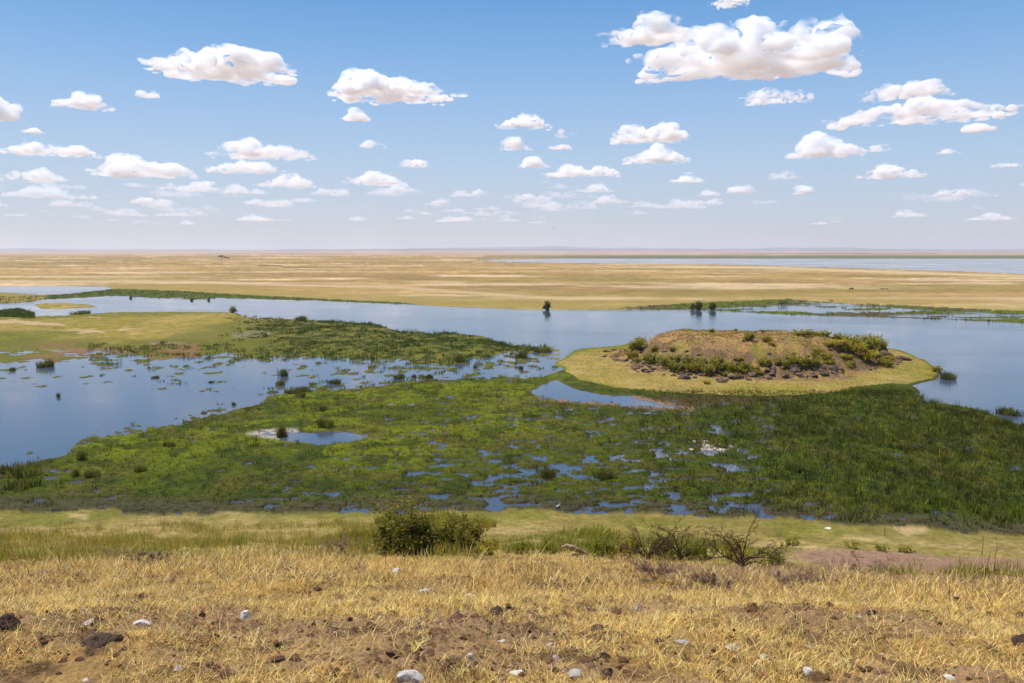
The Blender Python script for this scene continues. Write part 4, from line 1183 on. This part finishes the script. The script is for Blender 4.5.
for (c, r, wp, hp, sd, lab) in ((221.5, 259.6, 7, 4.2, 1, 'taller hazy tree far out on the plain, left of a pair'), (227, 259.8, 5.5, 2.6, 2, 'lower hazy tree far out on the plain, right of a pair'), ):
    x, y, z = hit(c, r); acacia((x, y, z), px_size(x, y, z, hp), px_size(x, y, z, wp), sd, lab)

# reed tufts standing in the water
def reed_tuft_mesh(seed, n=150, c1=(0.05, 0.064, 0.010), c2=(0.15, 0.14, 0.03)):
    rng = np.random.default_rng(seed); acc = Acc()
    z = np.zeros(1)
    k = 22
    an = rng.uniform(0, 6.28, k); rr = rng.uniform(0, 1, k) ** .6 * .95
    V, F4, F3, cc = tuft_blades(np.cos(an) * rr, np.sin(an) * rr, np.zeros(k) - .03, n // 8, .28, rng.uniform(.6, 1, k), .06, cvar(c1, k, .2, rng), cvar(c2, k, .2, rng), rng, .3)
    acc.add(V, F4, F3, cc); me = acc.mesh('reed_tuft'); me.materials.append(LEAF); return me
RT = [reed_tuft_mesh(600 + i) for i in range(4)]
TU = [(283, 376, 10, 9, 'tall square reed tuft standing in the left lake'), (280, 384.5, 15, 5, 'flat reed tuft just below the tall square one'), (296, 392.5, 24, 7, 'widest reed tuft at the lake edge below the tall square one'),
      (300, 396.5, 11, 5, 'small dark reed tuft below the widest one'), (334, 383.5, 13, 6, 'reed tuft right of the widest one in the left lake'), (58, 397, 6, 5, 'lone small reed tuft far out in the left lake'),
      (45, 367, 15, 9, 'dark reed tuft off the muddy spit at the left edge'), (12, 370.5, 6, 4, 'tiny reed tuft nearest the left edge of the lake'), (155, 378, 8, 3, 'tiny flat reed tuft in open lake water'),
      (301, 321, 14, 6, 'reed tuft on the upper rim of the peninsula'), (80, 314, 19, 4, 'wide low dark reed tuft on the left channel edge'), (400, 378.5, 11, 6, 'reed tuft in the narrow water, left of several'),
      (429, 378, 9, 5, 'reed tuft in the narrow water right of the first'), (414, 377.5, 5, 4, 'small reed tuft between two larger in the narrow water'), (475, 368, 5, 4, 'tiny reed tuft alone in the narrow water'),
      (460, 362, 10, 9, 'dark reed tuft at the lower rim of the peninsula'), (521, 369, 6, 4, 'tiny reed tuft near the tip of the narrow water'), (522, 358, 14, 8, 'dark reed tuft below the tip of the peninsula'),
      (542, 352, 18, 5, 'long low reed tuft at the very tip of the peninsula'), (949, 379, 17, 9, 'upright reed tuft off the right tip of the island'), (1011, 415, 25, 9, 'broad reed tuft in open water at the right edge'),
      (282, 437, 12, 14, 'dark reed tuft standing in the pale puddle of the marsh'), (326, 427, 16, 11, 'dark reed tuft right of the pale puddle'), (324, 410, 10, 6, 'small reed tuft above the pale puddle'),
      (82, 460, 10, 12, 'dark reed tuft on the left marsh edge, upper'), (76, 476, 10, 8, 'reed tuft in the left marsh, left of a pair'), (93, 477, 14, 9, 'reed tuft in the left marsh, right of a pair'),
      (27, 474, 36, 14, 'broad brownish reed clump at the far left of the marsh'), (23, 488, 30, 10, 'second reed clump below the broad one at the left'), (4, 472, 12, 9, 'reed clump cut by the left edge of the photo'), (141, 471, 12, 7, 'reed tuft alone in the left centre of the marsh'),
      (170, 446, 12, 6, 'low reed tuft near the top of the left marsh'), (212, 382.5, 6, 2.5, 'small flat reed tuft left of the tall square one'), (234, 405, 5, 3, 'tiny reed tuft by the sloping marsh edge'), (796, 470, 22, 10, 'dark reed tuft standing out of the right hand reed bed'),
      (547, 477, 14, 12, 'dark reed tuft in the centre of the puddled marsh'), (605, 477, 26, 9, 'wide dark reed tuft right of centre in the puddled marsh')]
for i, (c, r, wp, hp, lab) in enumerate(TU):
    x, y, z = hit(c, r)
    o = link('reed_tuft', RT[i % 4], None, None, (x, y, max(z, 0) - .02), (0, 0, i * 1.7), (px_size(x, y, z, wp) / 2, px_size(x, y, z, wp) / 2.4, px_size(x, y, z, hp) / .95))
    tag(o, lab, 'reed tuft', 'reed tufts standing in the water and marsh')


# thorny bare shrub
def thorn_branch(acc, p, d, L, r, rng, depth, curl):
    n = 7; pts = [p]; rad = [r]
    q = p.copy(); dd = d / np.linalg.norm(d)
    for i in range(n):
        dd = dd + rng.normal(0, .16, 3) + curl * .11 + np.array([0, 0, -.05 * i * (depth == 0)]); dd /= np.linalg.norm(dd)
        q = q + dd * L / n; pts.append(q.copy()); rad.append(r * (1 - .8 * (i + 1) / n))
        # thorns
        for s in range(2):
            tdir = np.cross(dd, rng.normal(0, 1, 3)); tdir /= np.linalg.norm(tdir)
            V, F = tube([q, q + tdir * .045], [.0035, .001], 3); acc.add(V, F)
        if depth < 2 and i > 0 and rng.uniform() < (.75 if depth == 0 else .5):
            nd = dd + rng.normal(0, .7, 3); nd[2] = abs(nd[2]) * .6 + .1
            thorn_branch(acc, q.copy(), nd, L * rng.uniform(.3, .55), rad[-1] * .7, rng, depth + 1, rng.normal(0, 1, 3) * .6)
    V, F = tube(pts, rad, 4); acc.add(V, F)


def thorn_shrub(col, row, wpx, hpx, seed, label, n=9, mat=DEADWOOD, r0=.026, spread=1.0):
    x, y, z = hit(col, row); w = px_size(x, y, z, wpx); h = px_size(x, y, z, hpx)
    rng = np.random.default_rng(seed); t = bpy.data.objects.new('thorn_shrub', None); C.objects.link(t); t.location = (x, y, z - .03)
    tag(t, label, 'thorn bush', 'bare thorny shrubs below the brow of the hill')
    root = Acc()
    V, F = tube([(0, 0, -.05), (.01, 0, h * .12), (.0, .01, h * .2)], [r0 * 1.9, r0 * 1.6, r0 * 1.1], 7); root.add(V, F)
    link('stump', root.mesh('stump'), mat, t)
    for k in range(n):
        a = Acc(); side = rng.uniform(-1, 1)
        d = np.array([side * spread, rng.normal(0, .3), rng.uniform(.5, 1.2)])
        thorn_branch(a, np.array([side * .04, 0, h * rng.uniform(0, .18)]), d, rng.uniform(.7, 1.0) * max(w * .5 * abs(side) + h * .7, h), r0 * rng.uniform(.6, 1), rng, 0,
                     np.array([np.sign(side) * .5, 0, -.35]))
        link('branch', a.mesh('branch'), mat, t)
    return t
thorn_shrub(648, 560, 70, 38, 701, 'tangled bare thorn bush with upright twigs, left of the arching one', 11)
thorn_shrub(680, 560, 50, 42, 702, 'densest dark thorn bush in the middle of the thicket', 10)
thorn_shrub(742, 566, 90, 44, 703, 'bare thorn bush with long arching branches reaching right', 9, r0=.034, spread=1.5)
# grey dead twigs in front
for i, (c, r, w, h, lab) in enumerate(((655, 580, 60, 20, 'grey tangle of dead twigs under the thorn bushes, left'), (715, 588, 70, 20, 'grey tangle of dead twigs under the arching thorn bush'),
                                       (790, 588, 60, 22, 'pinkish grey dead twigs on the right slope'), (862, 575, 40, 22, 'dry leafless shrub left of the green strip'),
                                       (150, 563, 50, 14, 'dry grey twigs in the straw on the left slope'), (345, 557, 30, 24, 'thin grey dead stalks left of the round bush'))):
    t = thorn_shrub(c, r, w, h, 720 + i, lab, 9, GREYWOOD, .009, 1.2); t.name = 'dead_twigs'; t['category'] = 'dead shrub'; t['group'] = 'dead twiggy shrubs on the slope'

# fallen grey log behind the straw
x, y, z = hit(575, 554)
a = Acc(); V, F = tube([(-.40, .05, .16), (-.25, .02, .24), (-.1, 0, .20), (.1, .03, .10), (.32, 0, .0), (.42, 0, -.05)], [.02, .05, .075, .06, .045, .02], 9); a.add(V + np.random.default_rng(3).normal(0, .01, V.shape), F)
tag(link('fallen_branch', a.mesh('fallen_branch', True), GREYWOOD, None, (x, y, z)), 'weathered grey brown piece of fallen wood in grass at centre', 'dead wood')

# tall single stalks
SK = ((877, 585, 46, -.10, 'tallest pale dry stalk, left of the pair right of centre'), (884, 586, 40, .06, 'pale dry stalk leaning beside the tallest one'), (893, 586, 34, .12, 'short pale stalk right of the tall pair'), (982, 555, 22, .02, 'thin dark stalk on the turf near the right edge, left of two'),
      (994, 575, 42, .01, 'thin dark upright stalk near the right edge, taller of two'), (885, 536, 12, -.1, 'thin dark stalk standing on the turf above the shrubs'), (920, 606, 24, .3, 'dark bent twig poking out of the straw'),
      (785, 650, 42, .05, 'thin straw stalk standing above the white stones'), (714, 625, 40, .05, 'single upright straw stalk right of centre'), (103, 650, 26, -.15, 'pale straw stalk in front of the largest rubble lump'),
      (12, 634, 24, -.3, 'crossed straw stalk in front of the left edge rubble lump'))
for i, (c, r, hp, ln, lab) in enumerate(SK):
    x, y, z = hit(c, r); h = px_size(x, y, z, hp); rr = .35 / FPX * y
    rng = np.random.default_rng(800 + i); k = 8
    pts = [(ln * h * (j / k) ** 1.4 + rng.normal(0, .008) * h, rng.normal(0, .01) * h, h * j / k - .02) for j in range(k + 1)]
    a = Acc(); V, F = tube(pts, [rr * (1.25 - j / k) for j in range(k + 1)], 4); a.add(V, F)
    dk = 'dark' in lab
    c_ = (0.10, 0.07, 0.04) if dk else (0.62, 0.47, 0.24)
    a.C = [np.broadcast_to(c_, (len(V), 3))]
    for j in range(4):
        V2, F2 = tube([pts[-1 - j], np.array(pts[-1 - j]) + rng.normal(0, .05, 3) * h + [0, 0, .06 * h]], [rr * .7, rr * .2], 3); a.add(V2, F2, col=c_)
    tag(link('grass_stalk', a.mesh('grass_stalk'), GRASS, None, (x, y, z)), lab, 'stalk', 'single stalks rising above the grass')


# ------------------------------------------------------------------ animals (tiny, far off)
def skin_object(name, verts, edges, radii, mat, loc, rz=0, s=1.0, sub=1):
    me = bpy.data.meshes.new(name); me.from_pydata(verts, edges, [])
    o = bpy.data.objects.new(name, me); C.objects.link(o)
    sk = o.modifiers.new('skin', 'SKIN'); sb = o.modifiers.new('sub', 'SUBSURF'); sb.levels = sub; sb.render_levels = sub
    for v, r in zip(me.skin_vertices[0].data, radii): v.radius = (r, r)
    me.skin_vertices[0].data[0].use_root = True
    dg = bpy.context.evaluated_depsgraph_get()
    m2 = bpy.data.meshes.new_from_object(o.evaluated_get(dg)); bpy.data.objects.remove(o)
    m2.materials.clear(); m2.materials.append(mat)
    o = bpy.data.objects.new(name, m2); C.objects.link(o); o.location = loc; o.rotation_euler = (0, 0, rz); o.scale = (s, s, s)
    return o
AV = [(-.55, 0, 1.0), (0, 0, .98), (.5, 0, 1.05), (.85, 0, 1.0), (1.05, 0, .7), (1.2, 0, .42),      # trunk, neck, grazing head
      (.5, .15, .9), (.5, .16, .5), (.52, .16, .03), (.5, -.15, .9), (.55, -.16, .5), (.5, -.16, .03),
      (-.55, .15, .85), (-.48, .16, .62), (-.66, .16, .4), (-.6, .16, .03), (-.55, -.15, .85), (-.52, -.16, .6), (-.7, -.16, .4), (-.66, -.16, .03),
      (-.78, 0, .95), (-.86, 0, .6), (.98, .1, .88), (.98, -.1, .88)]
AE = [(0, 1), (1, 2), (2, 3), (3, 4), (4, 5), (2, 6), (6, 7), (7, 8), (2, 9), (9, 10), (10, 11), (0, 12), (12, 13), (13, 14), (14, 15), (0, 16), (16, 17), (17, 18), (18, 19), (0, 20), (20, 21), (4, 22), (4, 23)]
AR = [.25, .27, .28, .16, .12, .07, .12, .055, .04, .12, .055, .04, .14, .08, .05, .04, .14, .08, .05, .04, .04, .025, .03, .03]
MD = mat_plain('dark_hide', (0.06, 0.045, 0.035)); MP = mat_plain('pale_hide', (0.42, 0.38, 0.34))
for (c, r, s_, m_, rz, lab) in ((851, 290.6, 1.15, MD, 0.1, 'dark antelope grazing far out on the golden plain at right'), (881.5, 290.2, 1.0, MP, 0.3, 'pale antelope grazing, left of a pale pair on the plain'),
                                (886.5, 290.2, 1.0, MP, 2.9, 'pale antelope grazing, right of a pale pair on the plain'), (780, 305.8, 1.0, MD, .2, 'dark animal standing left of two on the green far bank'),
                                (785, 305.2, 1.0, MD, 2.8, 'dark animal standing right of two on the green far bank')):
    x, y, z = hit(c, r); o = skin_object('antelope', AV, AE, AR, m_, (x, y, z), rz, s_, 1)
    tag(o, lab, 'antelope', 'animals grazing far away')

# white egret at the marsh edge
BV = [(0, 0, .33), (.12, 0, .36), (.2, 0, .45), (.18, 0, .56), (.24, 0, .64), (.29, 0, .655), (.38, 0, .635), (-.14, 0, .28), (-.24, 0, .24), (0.02, .03, .2), (.0, .035, .1), (.02, .035, .0), (0.03, -.03, .2), (.01, -.035, .1), (.03, -.035, 0)]
BE = [(0, 1), (1, 2), (2, 3), (3, 4), (4, 5), (5, 6), (0, 7), (7, 8), (0, 9), (9, 10), (10, 11), (0, 12), (12, 13), (13, 14)]
BR = [.085, .07, .03, .022, .022, .032, .008, .06, .03, .02, .01, .01, .02, .01, .01]
x, y, z = hit(558, 509)
tag(skin_object('egret', BV, BE, BR, mat_plain('white_feathers', (.75, .73, .68)), (x, y, z), .4, 0.65, 1), 'small white wading bird at the marsh edge in the centre', 'bird')
# flying bird
FV = [(0, 0, 0), (.25, 0, .02), (.4, 0, .03), (-.3, 0, 0), (.05, .35, .12), (-.02, .75, .05), (.05, -.35, .12), (-.02, -.75, .05)]
FE = [(0, 1), (1, 2), (0, 3), (0, 4), (4, 5), (0, 6), (6, 7)]
FR = [.1, .07, .03, .04, .06, .02, .06, .02]
d = ray(553, 228); p = np.array([0, 0, H]) + d * 420
tag(skin_object('bird', FV, FE, FR, MD, tuple(p), 1.0, 1.0, 1), 'tiny dark bird flying low over the horizon', 'bird')


# ------------------------------------------------------------------ clouds
def cloud_mesh(seed, W, D, Hh, lobes=None, vox=13):
    """flat based cumulus: union of puffs, voxel remeshed, displaced"""
    rng = np.random.default_rng(seed)
    Vb, Fb = ico(2); acc = Acc()
    ratio = W / Hh
    n = int(24 + 16 * ratio)
    for k in range(n):
        u = rng.uniform(-1, 1); v = rng.uniform(-1, 1)
        if lobes is None: env = (1 - abs(u) ** 2.2) * (0.55 + .45 * sin(u * 2.5 + seed) ** 2)
        else: env = np.interp(u, lobes[0], lobes[1])
        env *= max(1 - v * v, .1) ** .6
        top = Hh * max(env, .12)
        r = np.clip(top * rng.uniform(.16, .42), Hh * .05, Hh * .30)
        z = rng.uniform(r * .35, max(top - r * .8, r * .4))
        base = 0 if lobes is None or len(lobes) < 3 else np.interp(u, lobes[0], lobes[2]) * Hh
        sc = np.array([r * rng.uniform(1.4, 2.6), r * rng.uniform(1.2, 1.8), r * rng.uniform(.75, 1.0)])
        acc.add(Vb * sc + np.array([u * (W / 2 - r * .9), v * D / 2, z + base]), F3=Fb)
    me = acc.mesh('c'); o = bpy.data.objects.new('c', me); C.objects.link(o)
    rm = o.modifiers.new('r', 'REMESH'); rm.mode = 'VOXEL'; rm.voxel_size = Hh / vox
    dg = bpy.context.evaluated_depsgraph_get(); ev = o.evaluated_get(dg).to_mesh()
    nv = len(ev.vertices); V = np.empty(nv * 3, np.float32); ev.vertices.foreach_get('co', V); V = V.reshape(-1, 3).astype(float)
    NN = np.empty(nv * 3, np.float32); ev.vertices.foreach_get('normal', NN); NN = NN.reshape(-1, 3)
    nf = len(ev.polygons); cnt = np.empty(nf, np.int32); ev.polygons.foreach_get('loop_total', cnt)
    li = np.empty(len(ev.loops), np.int32); ev.loops.foreach_get('vertex_index', li)
    F4 = li.reshape(-1, 4) if (cnt == 4).all() else None
    o.evaluated_get(dg).to_mesh_clear(); bpy.data.objects.remove(o)
    dsp = (fbm3(V + seed * 100, Hh * .45, 3, seed) - .5) * Hh * .35 + (fbm3(V + seed * 57, Hh * .14, 3, seed + 5) - .5) * Hh * .20 + Hh * .07
    if F4 is None: raise RuntimeError('remesh')
    V = V + NN * dsp[:, None]
    fl = Hh * (.12 if lobes is None else .22)
    V[:, 2] = np.where(V[:, 2] < fl, fl + (V[:, 2] - fl) * .45, V[:, 2])
    return mesh_from('cloud', V, [F4], None, True)


BASE_Z = 1000.0
_cm = {}
def cmat(opt, size):
    key = (round(math.log(opt / size) * 3),)
    if key not in _cm:
        dens = math.exp(key[0] / 3)
        _cm[key] = mat_cloud('cloud_%d' % len(_cm), dens, size * .42, 0.0)
    return _cm[key]


CL = [  # col, row centre, w, h, optical strength, label
    (224, 59, 140, 40, 14, 'large bright white cumulus high on the left of the sky', ([-1, -.8, -.5, -.15, .1, .5, .8, 1], [.1, .45, .75, .7, 1, .85, .6, .1])),
    (397, 85, 130, 34, 14, 'long white cumulus with a tapering right tail, second from left up high', ([-1, -.75, -.45, -.1, .3, .6, 1], [.15, .8, 1, .85, .7, .4, .15])),
    (742, 43, 224, 60, 16, 'largest white cumulus spanning the upper right of the sky', ([-1, -.7, -.3, .1, .45, .75, 1], [.2, .45, .8, 1, .95, .8, .2])),
    (650, 27, 96, 28, 8, 'ragged white cloud arm reaching left from the largest cumulus', None),
    (775, 93, 72, 17, 7, 'small flat cloud under the largest cumulus', None),
    (906, 87, 84, 20, 7, 'thin slanting cloud above the long streaky one at right', None),
    (917, 108, 172, 28, 9, 'long streaky white cloud at the right', ([-1, -.6, -.2, .2, .6, 1], [.3, .6, .8, .9, .6, .2])),
    (825, 144, 70, 26, 10, 'domed grey based cloud right of centre', None), (649, 130, 76, 24, 10, 'triangular white cloud, upper of two stacked right of centre', None),
    (655, 154, 66, 18, 9, 'flat white cloud, lower of two stacked right of centre', None), (891, 170, 60, 16, 8, 'flat based cloud below the domed one at right', None),
    (951, 191, 34, 11, 7, 'small oval cloud near the lower right of the sky', None), (82, 99, 56, 17, 9, 'small bright cloud left of the large left cumulus', None),
    (0, 108, 28, 26, 9, 'cloud cut by the left edge of the photo', None), (51, 146, 84, 19, 7, 'long soft cloud at the left below the small bright one', None),
    (33, 173, 62, 15, 4, 'faint cloud low at the left edge', None), (47, 191, 92, 15, 3.5, 'widest faint cloud low at the left', None), (145, 164, 92, 26, 8, 'white cloud with a pointed top in the left middle sky', None),
    (192, 185, 60, 13, 4, 'faint flat cloud below the pointed one', None), (147, 200, 44, 8, 3, 'faint thin streak low at left', None), (262, 146, 106, 24, 7, 'broad cloud above several others left of centre', None),
    (245, 164, 72, 18, 5, 'soft cloud directly under the broad one', None), (288, 179, 62, 18, 6, 'bright small cloud right below the soft one', None), (243, 189, 46, 10, 3.5, 'faint cloud low under the soft one', None),
    (332, 190, 42, 11, 3.5, 'faint cloud low, right of the bright small one', None), (356, 114, 28, 14, 5, 'small wisp under the tapering cumulus', None), (374, 143, 28, 10, 4, 'tiny wisp further below the tapering cumulus', None),
    (414, 162, 30, 11, 4, 'tiny soft cloud left of centre', None), (374, 177, 64, 16, 6, 'soft double cloud low left of centre', None), (402, 187, 38, 12, 4, 'faint puff joined under the soft double cloud', None),
    (470, 192, 46, 9, 4.5, 'small flat cloud low near the centre', None), (524, 121, 54, 15, 7, 'smooth cloud, upper of two at centre', None), (515, 143, 38, 14, 8, 'bright puff, lower of two at centre', None),
    (566, 131, 20, 13, 4, 'tiny wisp right of the smooth centre cloud', None), (560, 146, 28, 6, 2.5, 'thin faint streak right of the bright puff', None), (534, 162, 34, 12, 7, 'small bright cloud below the bright puff', None),
    (582, 169, 74, 15, 7, 'long cloud with a puffy left end at centre', None), (592, 187, 46, 11, 5.5, 'flat cloud beneath the long puffy one', None), (610, 199, 48, 9, 4, 'flatter faint cloud beneath that, just right of centre', None),
    (533, 197, 42, 11, 4.5, 'soft low cloud at centre', None), (553, 207, 36, 8, 3, 'faint low streak under the soft low cloud', None), (688, 177, 36, 11, 6, 'small cloud below the two stacked ones', None),
    (742, 187, 28, 13, 5, 'puffy small cloud low right of centre', None), (782, 174, 38, 10, 3, 'faint wisp between the domed cloud and the horizon', None), (804, 189, 22, 12, 6, 'tiny bright puff low right of centre', None),
    (709, 192, 22, 9, 4, 'tiny soft puff low right of centre', None), (880, 146, 24, 11, 6, 'tiny puff right of the domed cloud', None), (949, 150, 22, 8, 4, 'tiny flat puff far right', None),
    (978, 126, 32, 11, 4, 'soft small cloud below the right end of the streaky one', None), (1005, 164, 26, 6, 5, 'thin flat cloud nearest the right edge', None), (990, 216, 46, 9, 4, 'low soft cloud near the right edge above the lake', None),
    (908, 213, 34, 9, 4, 'low soft cloud right of centre above the far lake', None), (148, 93, 24, 9, 4, 'tiny wisp between the small bright cloud and the large left one', None), (32, 130, 22, 6, 2.5, 'tiny faint wisp at the far left', None),
    (730, 1, 42, 9, 8, 'cloud cut by the top edge of the photo', None), (703, 201, 44, 8, 3.5, 'low faint cloud bank right of centre', None)]
for i, (c, r, w, h, op, lab, lobes) in enumerate(CL):
    row_b = r + h / 2
    dvec = ray(c, row_b); t = (BASE_Z - H) / dvec[2]
    p = np.array([dvec[0] * t, dvec[1] * t, BASE_Z])
    depth = t
    Ww = w / FPX * depth * (1.06 if w < 100 else 1.0); Hw = h / FPX * depth * (1.0 if w < 100 else .94)
    me = cloud_mesh(900 + i, Ww, min(Ww * .6, 2.2 * Hw + 200), Hw * .98, lobes, 22 if w > 100 else 16 if w > 50 else 12)
    me.materials.append(cmat(op * 0.72, Hw))
    o = link('cloud', me, None, None, tuple(p), (0, 0, -math.atan2(p[0], p[1])))
    tag(o, lab, 'cloud', 'fair weather clouds')


def far_clouds():
    rng = np.random.default_rng(99); acc = Acc()
    for k in range(95):
        c = rng.uniform(-40, 1064); r = rng.uniform(184, 226); c = c if rng.uniform() < .5 else rng.uniform(-40, 560); w = rng.uniform(16, 70) * (1 if r < 212 else .8); h = w * rng.uniform(.12, .2)
        dvec = ray(c, r); t = (BASE_Z - H) / dvec[2]
        Ww = w / FPX * t; Hw = h / FPX * t
        me = cloud_mesh(1200 + k, Ww, Ww * .5, Hw, None, 8)
        V = np.empty(len(me.vertices) * 3, np.float32); me.vertices.foreach_get('co', V); V = V.reshape(-1, 3).astype(float)
        F = np.empty(len(me.loops), np.int32); me.loops.foreach_get('vertex_index', F)
        a = -math.atan2(dvec[0], dvec[1]); ca, sa = cos(a), sin(a)
        P = np.stack([V[:, 0] * ca - V[:, 1] * sa + dvec[0] * t, V[:, 0] * sa + V[:, 1] * ca + dvec[1] * t, V[:, 2] + BASE_Z], 1)
        acc.add(P, F.reshape(-1, 4)); bpy.data.meshes.remove(me)
    o = link('distant_clouds', acc.mesh('distant_clouds', True), mat_cloud('distant_cloud', 0.0045, 420, 0.0))
    tag(o, 'faint band of many tiny clouds fading into the haze above the horizon', 'clouds', None, 'stuff')


far_clouds()

# ------------------------------------------------------------------ haze
def haze():
    x0, x1, y0, y1, z0, z1 = -33000, 33000, -33000, 33000, -3.0, 175.0
    V = [(x0, y0, z0), (x1, y0, z0), (x1, y1, z0), (x0, y1, z0), (x0, y0, z1), (x1, y0, z1), (x1, y1, z1), (x0, y1, z1)]
    F = [(0, 3, 2, 1), (4, 5, 6, 7), (0, 1, 5, 4), (1, 2, 6, 5), (2, 3, 7, 6), (3, 0, 4, 7)]
    m, nt = newmat('haze'); out = N(nt, 'ShaderNodeOutputMaterial')
    v = N(nt, 'ShaderNodeVolumePrincipled', inp={'Color': (0.85, 0.87, 0.94, 1), 'Density': 7e-5, 'Anisotropy': 0.2})
    nt.links.new(v.outputs[0], out.inputs['Volume'])
    tag(link('haze', mesh_from('haze', V, [F]), m), 'thin lavender haze over the far plain', None, None, 'stuff')


haze()

# ------------------------------------------------------------------ light
SUN_EL, SUN_AZ = radians(66), radians(-62)     # azimuth from +Y towards +X: sun ahead and to the left, high
sd = bpy.data.lights.new('sun', 'SUN'); sd.energy = 5.0; sd.angle = radians(0.53); sd.color = (1.0, 0.965, 0.91)
so = bpy.data.objects.new('sun', sd); C.objects.link(so)
so.rotation_euler = (radians(90) - SUN_EL, 0, pi - SUN_AZ + 0.0)
so.location = (0, 0, 60)
w = bpy.data.worlds.new('World'); scene.world = w; w.use_nodes = True
nt = w.node_tree; nt.nodes.clear()
out = N(nt, 'ShaderNodeOutputWorld'); bg = N(nt, 'ShaderNodeBackground', inp={'Strength': 0.085})
sky = N(nt, 'ShaderNodeTexSky', sky_type='NISHITA', sun_disc=False, sun_elevation=SUN_EL, sun_rotation=SUN_AZ, altitude=1100.0,
        air_density=1.0, dust_density=0.7, ozone_density=1.6)
tcw = N(nt, 'ShaderNodeTexCoord'); sx = N(nt, 'ShaderNodeSeparateXYZ')
nt.links.new(tcw.outputs['Generated'], sx.inputs[0])
rampw = N(nt, 'ShaderNodeValToRGB'); els = rampw.color_ramp.elements
stops = [(0.0, (0.42, 0.44, 0.50)), (0.0005, (0.60, 0.625, 0.70)), (0.045, (0.57, 0.64, 0.76)), (0.10, (0.47, 0.63, 0.83)), (0.17, (0.335, 0.545, 0.85)),
         (0.24, (0.20, 0.44, 0.80)), (0.30, (0.12, 0.34, 0.73)), (0.6, (0.06, 0.18, 0.50)), (1.0, (0.045, 0.13, 0.40))]
els[0].position = 0; els[0].color = (*stops[0][1], 1); els[1].position = 1; els[1].color = (*stops[-1][1], 1)
for p_, c_ in stops[1:-1]:
    e_ = els.new(p_); e_.color = (*c_, 1)
nt.links.new(sx.outputs[2], rampw.inputs[0])
scw = N(nt, 'ShaderNodeVectorMath', operation='SCALE', inp={'Scale': 0.88 / 0.085})
nt.links.new(rampw.outputs[0], scw.inputs[0])
mxw = N(nt, 'ShaderNodeMix', data_type='RGBA', inp={'Factor': 0.85})
nt.links.new(sky.outputs[0], mxw.inputs[6]); nt.links.new(scw.outputs[0], mxw.inputs[7])
nt.links.new(mxw.outputs[2], bg.inputs['Color'])
nt.links.new(bg.outputs[0], out.inputs['Surface'])

# ------------------------------------------------------------------ camera + settings
cd = bpy.data.cameras.new('camera'); co = bpy.data.objects.new('camera', cd); C.objects.link(co)
co.location = (0, 0, H); co.rotation_euler = (pi / 2 - TH, 0, 0)
cd.sensor_width = 36; cd.lens = FPX / 1024 * 36; cd.clip_end = 120000; cd.clip_start = 0.1
scene.camera = co
scene.render.engine = 'CYCLES'
cy = scene.cycles
cy.volume_step_rate = 0.35; cy.volume_bounces = 20; cy.max_bounces = 22; cy.diffuse_bounces = 3; cy.glossy_bounces = 3; cy.transmission_bounces = 4; cy.transparent_max_bounces = 8
cy.use_denoising = True
try:
    cy.denoiser = 'OPENIMAGEDENOISE'
except Exception:
    pass
cy.sample_clamp_indirect = 6
scene.view_settings.view_transform = 'Standard'; scene.view_settings.look = 'None'
scene.view_settings.exposure = 0.2; scene.view_settings.gamma = 1
